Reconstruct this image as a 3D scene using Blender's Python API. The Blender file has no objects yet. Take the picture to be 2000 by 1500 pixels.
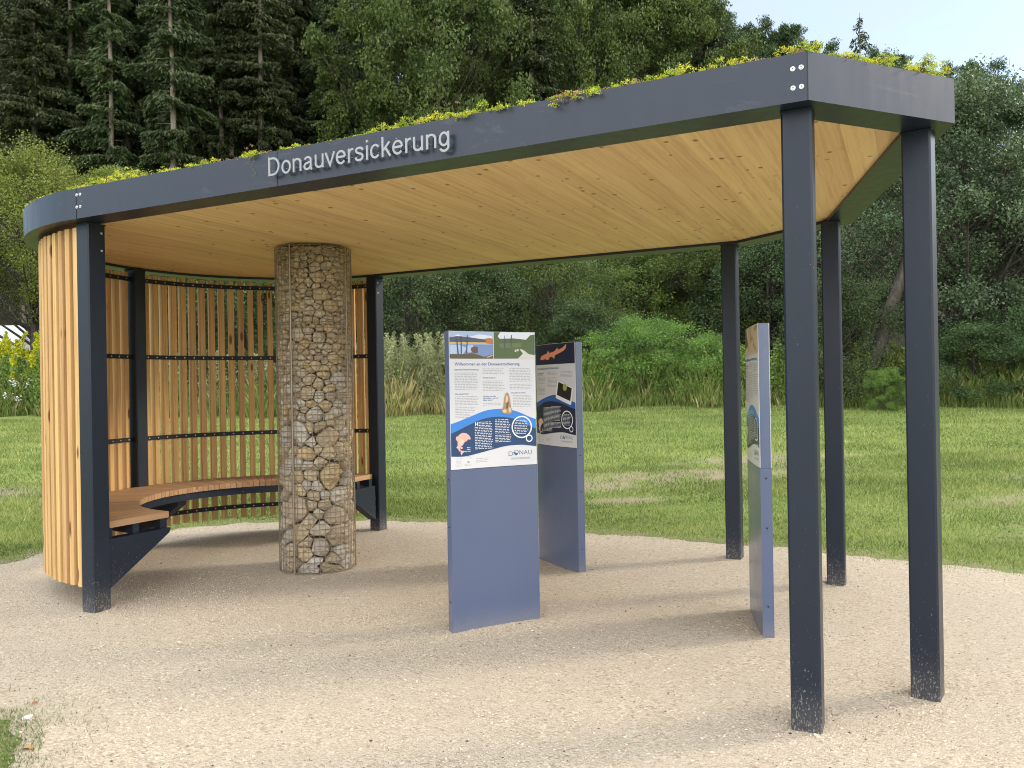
import bpy, bmesh, math, random
import numpy as np
from mathutils import Vector, Matrix
R=math.radians; PI=math.pi
sc=bpy.context.scene
COL=sc.collection
rng=np.random.default_rng(7); random.seed(7)

# ------------------------------------------------------------------ camera
EYE=1.45; F=1571.26; TH=0.001003; RO=-0.0170961
c_,s_=math.cos(TH),math.sin(TH)
fwd=Vector((0,c_,s_)); up0=Vector((0,-s_,c_)); rt0=Vector((1,0,0))
rt=math.cos(RO)*rt0+math.sin(RO)*up0; up=-math.sin(RO)*rt0+math.cos(RO)*up0
cd=bpy.data.cameras.new("camera"); cam=bpy.data.objects.new("camera",cd); COL.objects.link(cam)
cd.sensor_width=36; cd.lens=F/2000*36; cd.clip_start=.05; cd.clip_end=3000
cam.matrix_world=Matrix(((rt.x,up.x,-fwd.x,0),(rt.y,up.y,-fwd.y,0),(rt.z,up.z,-fwd.z,EYE),(0,0,0,1)))
sc.camera=cam
def at(px,py,depth):
    d=fwd+rt*((px-1000)/F)-up*((py-750)/F)
    return Vector((0,0,EYE))+d*(depth/d.y)

# ------------------------------------------------------------------ tagging
def tag(o,label=None,cat=None,group=None,kind=None):
    if label: o['label']=label
    if cat: o['category']=cat
    if group: o['group']=group
    if kind: o['kind']=kind
    return o
def empty(name,loc,rz=0,label=None,cat=None,group=None):
    o=bpy.data.objects.new(name,None); o.location=loc; o.rotation_euler=(0,0,rz); o.empty_display_size=.1
    COL.objects.link(o); return tag(o,label,cat,group)
def link(name,me,parent=None,loc=None,rz=0,mats=()):
    o=bpy.data.objects.new(name,me); COL.objects.link(o)
    if parent: o.parent=parent
    if loc is not None: o.location=loc
    o.rotation_euler=(0,0,rz)
    for m in mats:
        if m.name not in [x.name for x in me.materials if x]: me.materials.append(m)
    return o

# ------------------------------------------------------------------ numpy mesh builder
class MB:
    def __init__(s): s.v=[];s.f=[];s.m=[];s.n=0;s.a=[]
    def add(s,v,f,mi=0,att=None):
        v=np.asarray(v,float).reshape(-1,3)
        s.v.append(v); s.f+= [tuple(i+s.n for i in q) for q in f]; s.m+=[mi]*len(f)
        a=np.zeros((len(v),4)) if att is None else np.asarray(att,float)
        if a.ndim==1: a=np.tile(a,(len(v),1))
        s.a.append(a); s.n+=len(v); return s
    def box(s,c,d,rz=0,mi=0,att=None,bev=0):
        x,y,z=[q/2 for q in d]; b=min(bev,x*.9,y*.9)
        if b>0: ring=[(-x+b,-y),(x-b,-y),(x,-y+b),(x,y-b),(x-b,y),(-x+b,y),(-x,y-b),(-x,-y+b)]
        else: ring=[(-x,-y),(x,-y),(x,y),(-x,y)]
        return s.prism(ring,-z,z,c,rz,mi,att)
    def prism(s,ring,z0,z1,c=(0,0,0),rz=0,mi=0,att=None):
        n=len(ring); cs,sn=math.cos(rz),math.sin(rz)
        P=[(c[0]+x*cs-y*sn,c[1]+x*sn+y*cs) for x,y in ring]
        v=[(x,y,c[2]+z0) for x,y in P]+[(x,y,c[2]+z1) for x,y in P]
        f=[tuple(range(n-1,-1,-1)),tuple(range(n,2*n))]+[(i,(i+1)%n,n+(i+1)%n,n+i) for i in range(n)]
        return s.add(v,f,mi,att)
    def tube(s,pts,rad,k=5,mi=0,att=None,cap=True):
        pts=[Vector(p) for p in pts]; n=len(pts)
        rad=[rad]*n if not hasattr(rad,'__len__') else rad
        vs=[]
        for i,p in enumerate(pts):
            t=(pts[min(i+1,n-1)]-pts[max(i-1,0)]).normalized()
            a=t.orthogonal() if abs(t.z)>.9 else t.cross(Vector((0,0,1)))
            a.normalize(); b=t.cross(a)
            if abs(t.z)>.9:
                a=Vector((1,0,0))-t*t.x; a.normalize(); b=t.cross(a)
            for j in range(k):
                g=2*PI*j/k; q=p+a*(math.cos(g)*rad[i])+b*(math.sin(g)*rad[i]); vs.append(tuple(q))
        f=[(i*k+j,i*k+(j+1)%k,(i+1)*k+(j+1)%k,(i+1)*k+j) for i in range(n-1) for j in range(k)]
        if cap: f+=[tuple(range(k-1,-1,-1)),tuple(range((n-1)*k,n*k))]
        return s.add(vs,f,mi,att)
    def mesh(s,name,mats=(),smooth=False):
        me=bpy.data.meshes.new(name)
        me.from_pydata(np.concatenate(s.v).tolist(),[],s.f)
        for m in mats: me.materials.append(m)
        me.polygons.foreach_set('material_index',s.m)
        A=np.concatenate(s.a)
        at_=me.attributes.new('gco','FLOAT_VECTOR','POINT'); at_.data.foreach_set('vector',A[:,:3].ravel())
        at_=me.attributes.new('tone','FLOAT','POINT'); at_.data.foreach_set('value',A[:,3])
        if smooth: me.polygons.foreach_set('use_smooth',[True]*len(s.f))
        me.update(); return me
    def build(s,name,mats,parent=None,loc=None,rz=0,smooth=False):
        if not isinstance(mats,(list,tuple)): mats=[mats]
        return link(name,s.mesh(name,mats,smooth),parent,loc,rz)

def quads(name,V,tone,mats,midx=None,k=4):
    """V (N,k,3) faces of k corners -> mesh"""
    N=len(V); me=bpy.data.meshes.new(name)
    me.vertices.add(N*k); me.vertices.foreach_set('co',np.ascontiguousarray(V,dtype=np.float32).ravel())
    me.loops.add(N*k); me.loops.foreach_set('vertex_index',np.arange(N*k,dtype=np.int32))
    me.polygons.add(N); me.polygons.foreach_set('loop_start',np.arange(0,N*k,k,dtype=np.int32))
    try: me.polygons.foreach_set('loop_total',np.full(N,k,dtype=np.int32))
    except Exception: pass
    for m in mats: me.materials.append(m)
    if midx is not None: me.polygons.foreach_set('material_index',np.asarray(midx,dtype=np.int32))
    a=me.attributes.new('tone','FLOAT','POINT'); a.data.foreach_set('value',np.repeat(np.asarray(tone,dtype=np.float32),k))
    me.update(calc_edges=True); me.validate(); return me

def leaf_quads(C,size,rg,elong=1.8,up_bias=.3,dirv=None,dj=.6,fold=True):
    """leaf shaped quads at centres C; size array; returns (N,4,3)"""
    N=len(C); size=np.broadcast_to(size,(N,))
    if dirv is None: d=rg.normal(size=(N,3)); d[:,2]*=.6
    else: d=np.asarray(dirv)+rg.normal(size=(N,3))*dj
    d/=np.linalg.norm(d,axis=1)[:,None]+1e-9
    n=rg.normal(size=(N,3)); n[:,2]+=up_bias*2
    w=np.cross(d,n); w/=np.linalg.norm(w,axis=1)[:,None]+1e-9
    L=(size/2)[:,None]*d; W=(size/2/elong)[:,None]*w
    sh=.15*L
    return np.stack([C-L,C-sh+W,C+L,C-sh-W],axis=1)

# ------------------------------------------------------------------ materials
def newmat(name):
    m=bpy.data.materials.new(name); m.use_nodes=True; nt=m.node_tree; nt.nodes.clear()
    out=nt.nodes.new('ShaderNodeOutputMaterial'); return m,nt,out
class NT:
    def __init__(s,name):
        s.m,s.t,s.out=newmat(name)
    def n(s,typ,**k):
        x=s.t.nodes.new('ShaderNode'+typ)
        for a,b in k.items():
            if a.startswith('i_'):
                key=a[2:]; key=int(key) if key.isdigit() else key.replace('_',' ')
                if hasattr(b,'outputs') or hasattr(b,'is_linked'): s.l(b,x.inputs[key])
                else: x.inputs[key].default_value=b
            else: setattr(x,a,b)
        return x
    def l(s,a,b):
        s.t.links.new(a.outputs[0] if hasattr(a,'outputs') else a,b)
    def noise(s,vec,scale,detail=3,rough=.55,dist=0):
        x=s.n('TexNoise'); 
        if vec is not None: s.l(vec,x.inputs['Vector'])
        x.inputs['Scale'].default_value=scale; x.inputs['Detail'].default_value=detail; x.inputs['Roughness'].default_value=rough
        x.inputs['Distortion'].default_value=dist; return x.outputs['Fac']
    def ramp(s,fac,stops):
        x=s.n('ValToRGB'); s.l(fac,x.inputs[0]); e=x.color_ramp.elements
        while len(e)<len(stops): e.new(.5)
        for i,(p,c) in enumerate(stops):
            e[i].position=p; e[i].color=(*c,1) if hasattr(c,'__len__') else (c,c,c,1)
        return x.outputs[0]
    def mix(s,fac,a,b,blend='MIX'):
        x=s.n('Mix'); x.data_type='RGBA'; x.blend_type=blend
        for v,i in ((fac,0),(a,6),(b,7)):
            if hasattr(v,'is_linked'): s.l(v,x.inputs[i])
            elif i==0: x.inputs[0].default_value=v
            else: x.inputs[i].default_value=(*v,1) if len(v)==3 else v
        return x.outputs[2]
    def math(s,op,a,b=None,c=None,clamp=False):
        x=s.n('Math',operation=op); x.use_clamp=clamp
        for i,v in enumerate((a,b,c)):
            if v is None: continue
            if hasattr(v,'is_linked'): s.l(v,x.inputs[i])
            else: x.inputs[i].default_value=v
        return x.outputs[0]
    def mapv(s,vec,scale=(1,1,1),loc=(0,0,0)):
        x=s.n('Mapping'); s.l(vec,x.inputs[0]); x.inputs['Scale'].default_value=scale; x.inputs['Location'].default_value=loc; return x.outputs[0]
    def obj(s): return s.n('TexCoord').outputs['Object']
    def attr(s,n,out='Fac'): return s.n('Attribute',attribute_name=n).outputs[out]
    def bump(s,h,dist=.01,strength=1):
        x=s.n('Bump'); s.l(h,x.inputs['Height']); x.inputs['Distance'].default_value=dist; x.inputs['Strength'].default_value=strength; return x.outputs[0]
    def pbr(s,color,rough=.6,normal=None,metal=0,spec=.5,**k):
        b=s.n('BsdfPrincipled')
        if hasattr(color,'is_linked'): s.l(color,b.inputs['Base Color'])
        else: b.inputs['Base Color'].default_value=(*color,1)
        if hasattr(rough,'is_linked'): s.l(rough,b.inputs['Roughness'])
        else: b.inputs['Roughness'].default_value=rough
        b.inputs['Metallic'].default_value=metal; b.inputs['Specular IOR Level'].default_value=spec
        if normal is not None: s.l(normal,b.inputs['Normal'])
        s.b=b; s.l(b.outputs[0],s.out.inputs[0]); return s.m
def flat(name,c,rough=.6,metal=0,spec=.5):
    return NT(name).pbr(c,rough,metal=metal,spec=spec)

def leafmat(name,c0,c1,c2=None,trans=.3,rough=.55,big=.25):
    t=NT(name); tone=t.attr('tone')
    stops=[(0,c0),(1,c1)] if c2 is None else [(0,c0),(.6,c1),(1,c2)]
    col=t.ramp(tone,stops)
    geo=t.n('NewGeometry').outputs['Position']
    nz=t.noise(geo,big,2)
    oi=t.n('ObjectInfo').outputs['Random']
    col=t.mix(t.math('MULTIPLY',nz,.4),col,t.mix(.5,col,(c0[0]*.6,c0[1]*.6,c0[2]*.6)),'MIX')
    hs=t.n('HueSaturation'); t.l(col,hs.inputs['Color'])
    hs.inputs['Hue'].default_value=.5; 
    t.l(t.math('MULTIPLY_ADD',oi,.35,.82),hs.inputs['Value']); t.l(t.math('MULTIPLY_ADD',oi,.03,.485),hs.inputs['Hue'])
    col=hs.outputs[0]
    b=t.n('BsdfPrincipled'); t.l(col,b.inputs['Base Color']); b.inputs['Roughness'].default_value=rough; b.inputs['Specular IOR Level'].default_value=.22
    tr=t.n('BsdfTranslucent'); t.l(col,tr.inputs[0])
    mx=t.n('MixShader'); mx.inputs[0].default_value=trans; t.l(b.outputs[0],mx.inputs[1]); t.l(tr.outputs[0],mx.inputs[2]); t.l(mx.outputs[0],t.out.inputs[0])
    return t.m

def wood(name,ca,cb,cc,gs=1.0,knot=(.16,.07,.03),rough=.62,knots=1.0,kscale=3.2,tv_=.35,kround=False):
    """gco: x along the grain, y/z across (metres)"""
    t=NT(name); g=t.n('Attribute',attribute_name='gco').outputs['Vector']; tone=t.attr('tone')
    oi=t.n('ObjectInfo').outputs['Random']
    off=t.n('CombineXYZ'); t.l(t.math('MULTIPLY',oi,37.),off.inputs[0]); t.l(t.math('MULTIPLY',oi,91.),off.inputs[1])
    va=t.n('VectorMath',operation='ADD'); t.l(g,va.inputs[0]); t.l(off.outputs[0],va.inputs[1]); g=va.outputs[0]
    # knots: voronoi cells, elongated slightly along the grain
    vo=t.n('TexVoronoi'); vo.feature='F1'; t.l(t.mapv(g,(7.5,9.5,9.5) if kround else (kscale*.8,kscale*2.6,kscale*2.6)),vo.inputs['Vector']); vo.inputs['Scale'].default_value=1
    kd=vo.outputs['Distance']
    warp=t.math('DIVIDE',.012,t.math('ADD',kd,.06))
    gg=t.mapv(g,(1.1*gs,34*gs,34*gs))
    wv=t.n('VectorMath',operation='ADD'); t.l(gg,wv.inputs[0]); cx=t.n('CombineXYZ'); t.l(t.math('MULTIPLY',warp,7),cx.inputs[1]); t.l(cx.outputs[0],wv.inputs[1])
    n1=t.noise(wv.outputs[0],1,5,.65,.3); n2=t.noise(t.mapv(g,(.7,9,9)),1,2)
    col=t.ramp(n1,[(.3,ca),(.5,cb),(.72,cc)])
    col=t.mix(t.math('MULTIPLY',n2,.4),col,cb)
    tv=t.math('ADD',t.math('MULTIPLY',tone,.5),t.math('MULTIPLY',oi,.5))
    hs=t.n('HueSaturation'); t.l(col,hs.inputs['Color']); t.l(t.math('MULTIPLY_ADD',tv,tv_,.98-tv_/2),hs.inputs['Value']); t.l(t.math('MULTIPLY_ADD',tv,.022,.489),hs.inputs['Hue'])
    kf=t.ramp(kd,[(.09,1.0),(.16,0.0)])
    kk=t.math('MULTIPLY',kf,knots)
    rp=t.ramp(vo.outputs['Color'],[(.36,0.0),(.42,1.0)])
    kk=t.math('MULTIPLY',kk,rp)
    col=t.mix(kk,hs.outputs[0],knot)
    return t.pbr(col,rough,t.bump(n1,.0015,.6),spec=.3)

def charcoal(name,dusty=False,base=(.0085,.0135,.024),rough=.40):
    t=NT(name); o=t.obj(); g=t.n('NewGeometry').outputs['Position']
    n1=t.noise(g,5,4,.6); n2=t.noise(t.mapv(g,(3,3,.6)),6,4,.7)
    col=t.mix(t.math('MULTIPLY',n1,.5),base,tuple(b*1.35 for b in base))
    ro=t.math('MULTIPLY_ADD',n2,.2,rough-.1)
    if dusty:
        sp=t.n('Separation') if False else t.n('SeparateXYZ'); t.l(o,sp.inputs[0])
        z=sp.outputs['Z']
        sp1=t.noise(t.mapv(g,(1,1,.45)),150,2,.8); sp2=t.noise(g,12,4,.7)
        thr=t.math('MULTIPLY_ADD',t.math('POWER',t.math('SUBTRACT',1,t.math('DIVIDE',z,.75,clamp=True),clamp=True),2.2),.185,.0)
        spk=t.math('GREATER_THAN',t.math('ADD',t.math('ADD',sp1,thr),t.math('MULTIPLY',sp2,.12)),.80)
        low=t.math('MULTIPLY',t.math('POWER',t.math('SUBTRACT',1,t.math('DIVIDE',z,.22,clamp=True),clamp=True),1.5),sp2)
        col=t.mix(t.math('MULTIPLY',low,.45),col,(.20,.18,.15))
        col=t.mix(t.math('MULTIPLY',spk,.6),col,(.28,.255,.215))
        ro=t.math('ADD',ro,t.math('MULTIPLY',low,.4))
    else:
        sm=t.ramp(t.noise(t.mapv(g,(1.2,1.2,4)),2.3,5,.7,1.2),[(.60,0.0),(.74,1.0)])
        col=t.mix(t.math('MULTIPLY',sm,.16),col,(.16,.17,.18))
        dot=t.ramp(t.n('TexVoronoi',i_Scale=9.0,i_Vector=g).outputs['Distance'],[(.035,1.0),(.05,0.0)])
        col=t.mix(t.math('MULTIPLY',dot,.35),col,(.35,.35,.35))
    return t.pbr(col,ro,spec=.33)

M={}
M['steel']=charcoal('charcoal_steel'); M['post']=charcoal('charcoal_post',True)
M['black']=charcoal('black_rail',base=(.010,.011,.013),rough=.5)
M['fascia']=charcoal('charcoal_fascia',base=(.009,.015,.028),rough=.34)
M['fascia'].node_tree.nodes['Principled BSDF'].inputs['Specular IOR Level'].default_value=.45
M['bolt']=flat('zinc',(.62,.62,.60),.35,metal=.6)
M['boltdark']=flat('bolt_socket',(.03,.03,.03),.5)
M['slat']=wood('larch',(.37,.19,.07),(.56,.34,.135),(.67,.45,.205),tv_=.45)
M['seat']=wood('larch_seat',(.27,.145,.07),(.40,.24,.12),(.49,.32,.17),knots=.5)
M['ceil']=wood('spruce_ceiling',(.50,.315,.14),(.69,.475,.24),(.77,.55,.295),gs=.8,knot=(.22,.10,.035),knots=.9,kscale=3.0,tv_=.24,kround=True)
M['letter']=flat('brushed_letter',(.27,.275,.29),.42,metal=.3)
M['blue']=None
def bluepaint():
    t=NT('blue_paint'); g=t.n('NewGeometry').outputs['Position']
    n=t.noise(g,7,4,.6)
    sp=t.n('SeparateXYZ'); t.l(t.obj(),sp.inputs[0])
    low=t.math('MULTIPLY',t.math('POWER',t.math('SUBTRACT',1,t.math('DIVIDE',sp.outputs['Z'],.16,clamp=True),clamp=True),2),t.noise(g,60,3,.7))
    col=t.mix(t.math('MULTIPLY',n,.3),(.075,.100,.178),(.086,.112,.192))
    col=t.mix(t.math('MULTIPLY',low,.55),col,(.3,.27,.22))
    return t.pbr(col,t.math('MULTIPLY_ADD',n,.14,.17),spec=.8)
M['blue']=bluepaint()
M['panel']=flat('panel_white',(.56,.56,.58),.35)
for n_,c in dict(ink=(.05,.055,.065),grey=(.27,.28,.30),head=(.028,.085,.24),navy=(.012,.045,.125),navy2=(.008,.016,.045),lblue=(.035,.19,.56),mblue=(.02,.10,.33),pw=(.72,.74,.78),
                 sky=(.33,.42,.60),cloud=(.62,.65,.72),hillp=(.07,.08,.13),gold=(.60,.40,.10),water=(.17,.24,.44),waterl=(.38,.47,.66),soil=(.09,.075,.04),rust=(.40,.16,.05),green=(.07,.11,.035),green2=(.11,.15,.06),
                 postp=(.05,.06,.12),path=(.55,.53,.48),fish=(.62,.38,.32),fishl=(.70,.50,.42),ofish=(.66,.26,.15),rock=(.33,.22,.13),rockd=(.12,.07,.04),rockl=(.6,.45,.28),beige=(.52,.45,.38),tan=(.50,.40,.27),dark=(.012,.012,.010),glow=(.30,.33,.08)).items():
    M['p_'+n_]=flat('print_'+n_,c,.38)

def stonemat():
    t=NT('limestone'); g=t.n('NewGeometry').outputs['Position']; tone=t.attr('tone'); oi=t.n('ObjectInfo').outputs['Random']
    n=t.noise(g,28,5,.65); n2=t.noise(g,8,3)
    col=t.ramp(tone,[(0,(.33,.26,.17)),(.35,(.45,.37,.26)),(.6,(.50,.42,.30)),(.8,(.50,.38,.21)),(.9,(.42,.385,.33)),(1,(.54,.50,.43))])
    col=t.mix(t.ramp(n,[(.35,0.35),(.55,0.0)]),col,(.25,.19,.13))
    col=t.mix(t.ramp(n2,[(.55,0.0),(.75,.5)]),col,(.45,.30,.13))
    return t.pbr(col,.85,t.bump(n,.006,.8),spec=.2)
M['stone']=stonemat()
M['wire']=flat('galvanised_wire',(.27,.22,.16),.42,metal=.4)

# leaf materials
M['spruce']=leafmat('spruce_needles',(.030,.045,.017),(.066,.090,.030),(.115,.135,.045),.12,big=.12)
M['decid']=leafmat('beech_leaves',(.042,.068,.017),(.10,.145,.032),(.17,.21,.05),.3,big=.15)
M['dkleaf']=leafmat('dark_leaves',(.034,.058,.022),(.072,.115,.04),(.135,.175,.065),.22,big=.4)
M['willow']=leafmat('willow_leaves',(.048,.075,.036),(.105,.145,.068),(.24,.27,.145),.22,big=.5,rough=.42)
M['ylw']=leafmat('yellowgreen_leaves',(.10,.14,.025),(.20,.25,.05),(.32,.34,.085),.35,big=.5)
M['brite']=leafmat('bright_shrub',(.085,.15,.03),(.17,.27,.055),(.27,.37,.085),.35,big=.5)
M['weed']=leafmat('weed_leaves',(.10,.16,.035),(.21,.29,.065),(.36,.41,.12),.35,big=.6)
M['mug']=leafmat('mugwort',(.20,.24,.10),(.38,.42,.21),(.54,.55,.32),.3,big=.7)
M['straw']=leafmat('straw_grass',(.30,.27,.10),(.48,.41,.17),(.62,.52,.27),.3,big=.7)
M['goldenrod']=leafmat('goldenrod_flowers',(.30,.30,.01),(.5,.46,.02),(.62,.56,.04),.3)
M['whitef']=flat('white_petals',(.7,.7,.66),.6)
M['sedum']=leafmat('sedum',(.20,.30,.03),(.42,.50,.05),(.66,.60,.06),.25,big=3)
M['sedumr']=leafmat('sedum_red',(.18,.07,.045),(.34,.17,.10),(.46,.32,.16),.2,big=3)
M['lawn']=leafmat('lawn_blades',(.08,.125,.03),(.21,.25,.06),(.46,.46,.17),.3,big=.9)
def barkmat(name,c0,c1):
    t=NT(name); g=t.n('NewGeometry').outputs['Position']; n=t.noise(t.mapv(g,(1,1,.25)),9,4,.7)
    return t.pbr(t.ramp(n,[(.3,c0),(.7,c1)]),.9,t.bump(n,.03),spec=.1)
M['barks']=barkmat('spruce_bark',(.12,.095,.075),(.32,.27,.21))
M['barkd']=barkmat('grey_bark',(.035,.03,.024),(.11,.095,.075))

# ------------------------------------------------------------------ shelter frame of reference
ROT=R(-26.2662); P1=Vector((-2.73427,5.23796,0)); U=Vector((math.cos(ROT),math.sin(ROT),0)); V=Vector((-math.sin(ROT),math.cos(ROT),0))
def W(u,v,z=0): return P1+U*u+V*v+Vector((0,0,z))
def toUV(x,y):
    d=Vector((x,y,0))-P1; return d.dot(U),d.dot(V)
H=2.5626; ZT=2.757; CU,CV=-.04,1.625; RR=1.715

# ------------------------------------------------------------------ terrain height
GPOLY=[(-2.9,-1.9),(-2.45,.1),(-2.12,.67),(-2.26,1.22),(-2.165,2.43),(-1.80,2.95),(-1.37,3.23),(-.6,3.62),(.32,3.86),(1.95,3.80),(3.29,3.78),(4.27,3.70),(4.98,3.53),(5.5,3.43),(6.6,3.2),(9,2.6),(14,1.2),(14,-9),(3.2,-9),(2.05,-3.0),(1.72,-1.62),(1.40,-1.32),(1.06,-1.26),(.5,-1.4),(-.2,-2.2),(-1.2,-3.4),(-2.2,-3.2)]
GW=[tuple(W(a,b))[:2] for a,b in GPOLY]
def smoothpoly(P,it=2):
    for _ in range(it):
        Q=[]
        for i in range(len(P)):
            a=np.array(P[i]);b=np.array(P[(i+1)%len(P)]); Q+=[tuple(a*.75+b*.25),tuple(a*.25+b*.75)]
        P=Q
    return P
GS=np.array(smoothpoly(GW,2))
def pdist(X,Y):
    """signed distance to the gravel outline, positive outside"""
    X=np.asarray(X,float);Y=np.asarray(Y,float); d=np.full(X.shape,1e9); ins=np.zeros(X.shape,bool)
    n=len(GS)
    for i in range(n):
        a=GS[i];b=GS[(i+1)%n]; e=b-a; t=np.clip(((X-a[0])*e[0]+(Y-a[1])*e[1])/(e@e),0,1)
        d=np.minimum(d,np.hypot(X-a[0]-t*e[0],Y-a[1]-t*e[1]))
        c=((a[1]>Y)!=(b[1]>Y))&(X<(b[0]-a[0])*(Y-a[1])/(b[1]-a[1]+1e-12)+a[0]); ins^=c
    return np.where(ins,-d,d)
EDX=np.array([-60,-30,-14,-5,4,9,13,20,40]); EDY=np.array([25,24,22,20.2,20.0,17.6,15.2,12,6.])
def edge_y(x): return np.interp(x,EDX,EDY)
def zg(X,Y,fine=True):
    X=np.asarray(X,float);Y=np.asarray(Y,float)
    ye=8.6-.42*np.clip(X+1,0,12)
    s=np.clip(Y-ye,0,None)
    z=.062*s*np.clip(s/2.2,0,1)
    b=np.clip(Y-edge_y(X)-1.5,0,None)
    z=z+.10*b+.0016*b*b
    z=np.where(b>60,z-(b-60)**2*.0016,z)
    z=np.clip(z,-1,32)
    if fine: z=z+.012*np.sin(X*1.7+Y*.6)*np.sin(Y*1.3-X*.4)*np.clip(s,0,1)
    return z
def zgs(x,y): return float(zg(np.array([x]),np.array([y]))[0])

# ------------------------------------------------------------------ ground
def groundmat():
    t=NT('meadow_ground'); g=t.n('NewGeometry').outputs['Position']
    a=t.noise(g,.55,4,.6); b=t.noise(g,3.2,4,.65); c=t.noise(t.mapv(g,(1,1,1)),38,3,.7); d=t.noise(g,110,2,.7)
    col=t.ramp(c,[(.3,(.08,.13,.027)),(.5,(.185,.24,.05)),(.7,(.33,.37,.11))])
    col=t.mix(t.ramp(b,[(.42,0.0),(.7,.55)]),col,(.30,.31,.11))
    col=t.mix(t.ramp(a,[(.35,.35),(.6,0.0)]),col,(.09,.17,.028))
    bare=t.math('MULTIPLY',t.attr('tone'),t.ramp(t.math('ADD',t.math('MULTIPLY',b,.6),t.math('MULTIPLY',c,.4)),[(.40,0.0),(.52,1.0)]))
    col=t.mix(bare,col,t.mix(d,(.22,.17,.12),(.36,.29,.21)))
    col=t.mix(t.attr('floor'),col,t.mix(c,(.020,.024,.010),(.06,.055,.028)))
    return t.pbr(col,.9,t.bump(t.math('ADD',c,t.math('MULTIPLY',d,.4)),.03,1),spec=.15)
M['ground']=groundmat()
BARE=[(2.35,10.6,1.9,.55),(3.6,11.6,1.3,.5),(1.35,9.4,.5,.15),(5.9,8.4,1.2,.35),(5.3,7.3,1.0,.3),(-7.2,10.8,1.2,.4),(1.0,10.2,.8,.35),(6.8,9.6,1,.3)]
def bare_at(X,Y):
    r=np.zeros(np.shape(X))
    for x,y,a,b in BARE: r=np.maximum(r,np.clip(1.35-np.sqrt(((X-x)/a)**2+((Y-y)/b)**2),0,1))
    return r
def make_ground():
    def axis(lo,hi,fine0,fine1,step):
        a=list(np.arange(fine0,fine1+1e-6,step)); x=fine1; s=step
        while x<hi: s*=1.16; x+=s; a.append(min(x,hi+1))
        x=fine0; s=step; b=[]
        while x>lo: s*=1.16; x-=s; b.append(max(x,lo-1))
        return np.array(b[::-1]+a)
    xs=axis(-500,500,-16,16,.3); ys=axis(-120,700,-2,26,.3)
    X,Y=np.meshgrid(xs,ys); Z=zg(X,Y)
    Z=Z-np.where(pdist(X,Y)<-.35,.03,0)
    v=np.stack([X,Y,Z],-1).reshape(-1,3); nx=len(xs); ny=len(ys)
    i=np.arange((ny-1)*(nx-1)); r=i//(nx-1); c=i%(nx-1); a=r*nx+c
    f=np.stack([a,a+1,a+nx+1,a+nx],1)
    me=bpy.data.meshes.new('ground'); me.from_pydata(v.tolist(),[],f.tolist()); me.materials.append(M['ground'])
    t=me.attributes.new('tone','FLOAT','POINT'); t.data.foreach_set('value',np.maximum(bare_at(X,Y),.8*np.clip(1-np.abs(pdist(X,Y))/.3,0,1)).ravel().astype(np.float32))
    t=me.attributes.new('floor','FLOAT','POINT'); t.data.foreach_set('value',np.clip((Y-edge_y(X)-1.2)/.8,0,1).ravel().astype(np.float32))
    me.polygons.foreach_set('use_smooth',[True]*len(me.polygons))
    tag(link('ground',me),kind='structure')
make_ground()

def gravelmat():
    t=NT('gravel'); g=t.n('NewGeometry').outputs['Position']
    big=t.noise(g,.8,3,.6); med=t.noise(g,4.5,4,.65); 
    v1=t.n('TexVoronoi',i_Scale=95.0,i_Vector=g); v2=t.n('TexVoronoi',i_Scale=260.0,i_Vector=g)
    fine=t.noise(g,330,2,.8)
    pc=t.n('SeparateColor'); t.l(v1.outputs['Color'],pc.inputs[0])
    col=t.ramp(pc.outputs[0],[(0,(.21,.16,.11)),(.15,(.43,.35,.25)),(.55,(.565,.47,.345)),(.85,(.64,.55,.42)),(1,(.76,.68,.55))])
    pc2=t.n('SeparateColor'); t.l(v2.outputs['Color'],pc2.inputs[0])
    col2=t.ramp(pc2.outputs[1],[(0,(.35,.28,.20)),(.5,(.54,.45,.33)),(1,(.66,.57,.44))])
    col=t.mix(t.ramp(med,[(.4,.75),(.62,.2)]),col,col2)
    col=t.mix(t.ramp(big,[(.4,.35),(.62,0.0)]),col,(.48,.41,.325))
    col=t.mix(t.ramp(t.noise(g,1.7,3),[(.55,0.0),(.7,.30)]),col,(.56,.465,.34))
    v3=t.n('TexVoronoi',i_Scale=58.0,i_Vector=g); p3=t.n('SeparateColor'); t.l(v3.outputs['Color'],p3.inputs[0])
    col=t.mix(t.ramp(p3.outputs[0],[(.86,0.0),(.90,.6)]),col,t.ramp(p3.outputs[1],[(0,(.30,.23,.16)),(.5,(.48,.39,.28)),(1,(.68,.60,.48))]))
    hh=t.math('ADD',t.math('MULTIPLY',v1.outputs['Distance'],-1.0),t.math('ADD',t.math('MULTIPLY',v2.outputs['Distance'],-.5),t.math('MULTIPLY',med,1.3)))
    hh=t.math('ADD',hh,t.math('MULTIPLY',fine,.5))
    return t.pbr(col,.92,t.bump(hh,.010,1.0),spec=.15)
M['gravel']=gravelmat()
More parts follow.
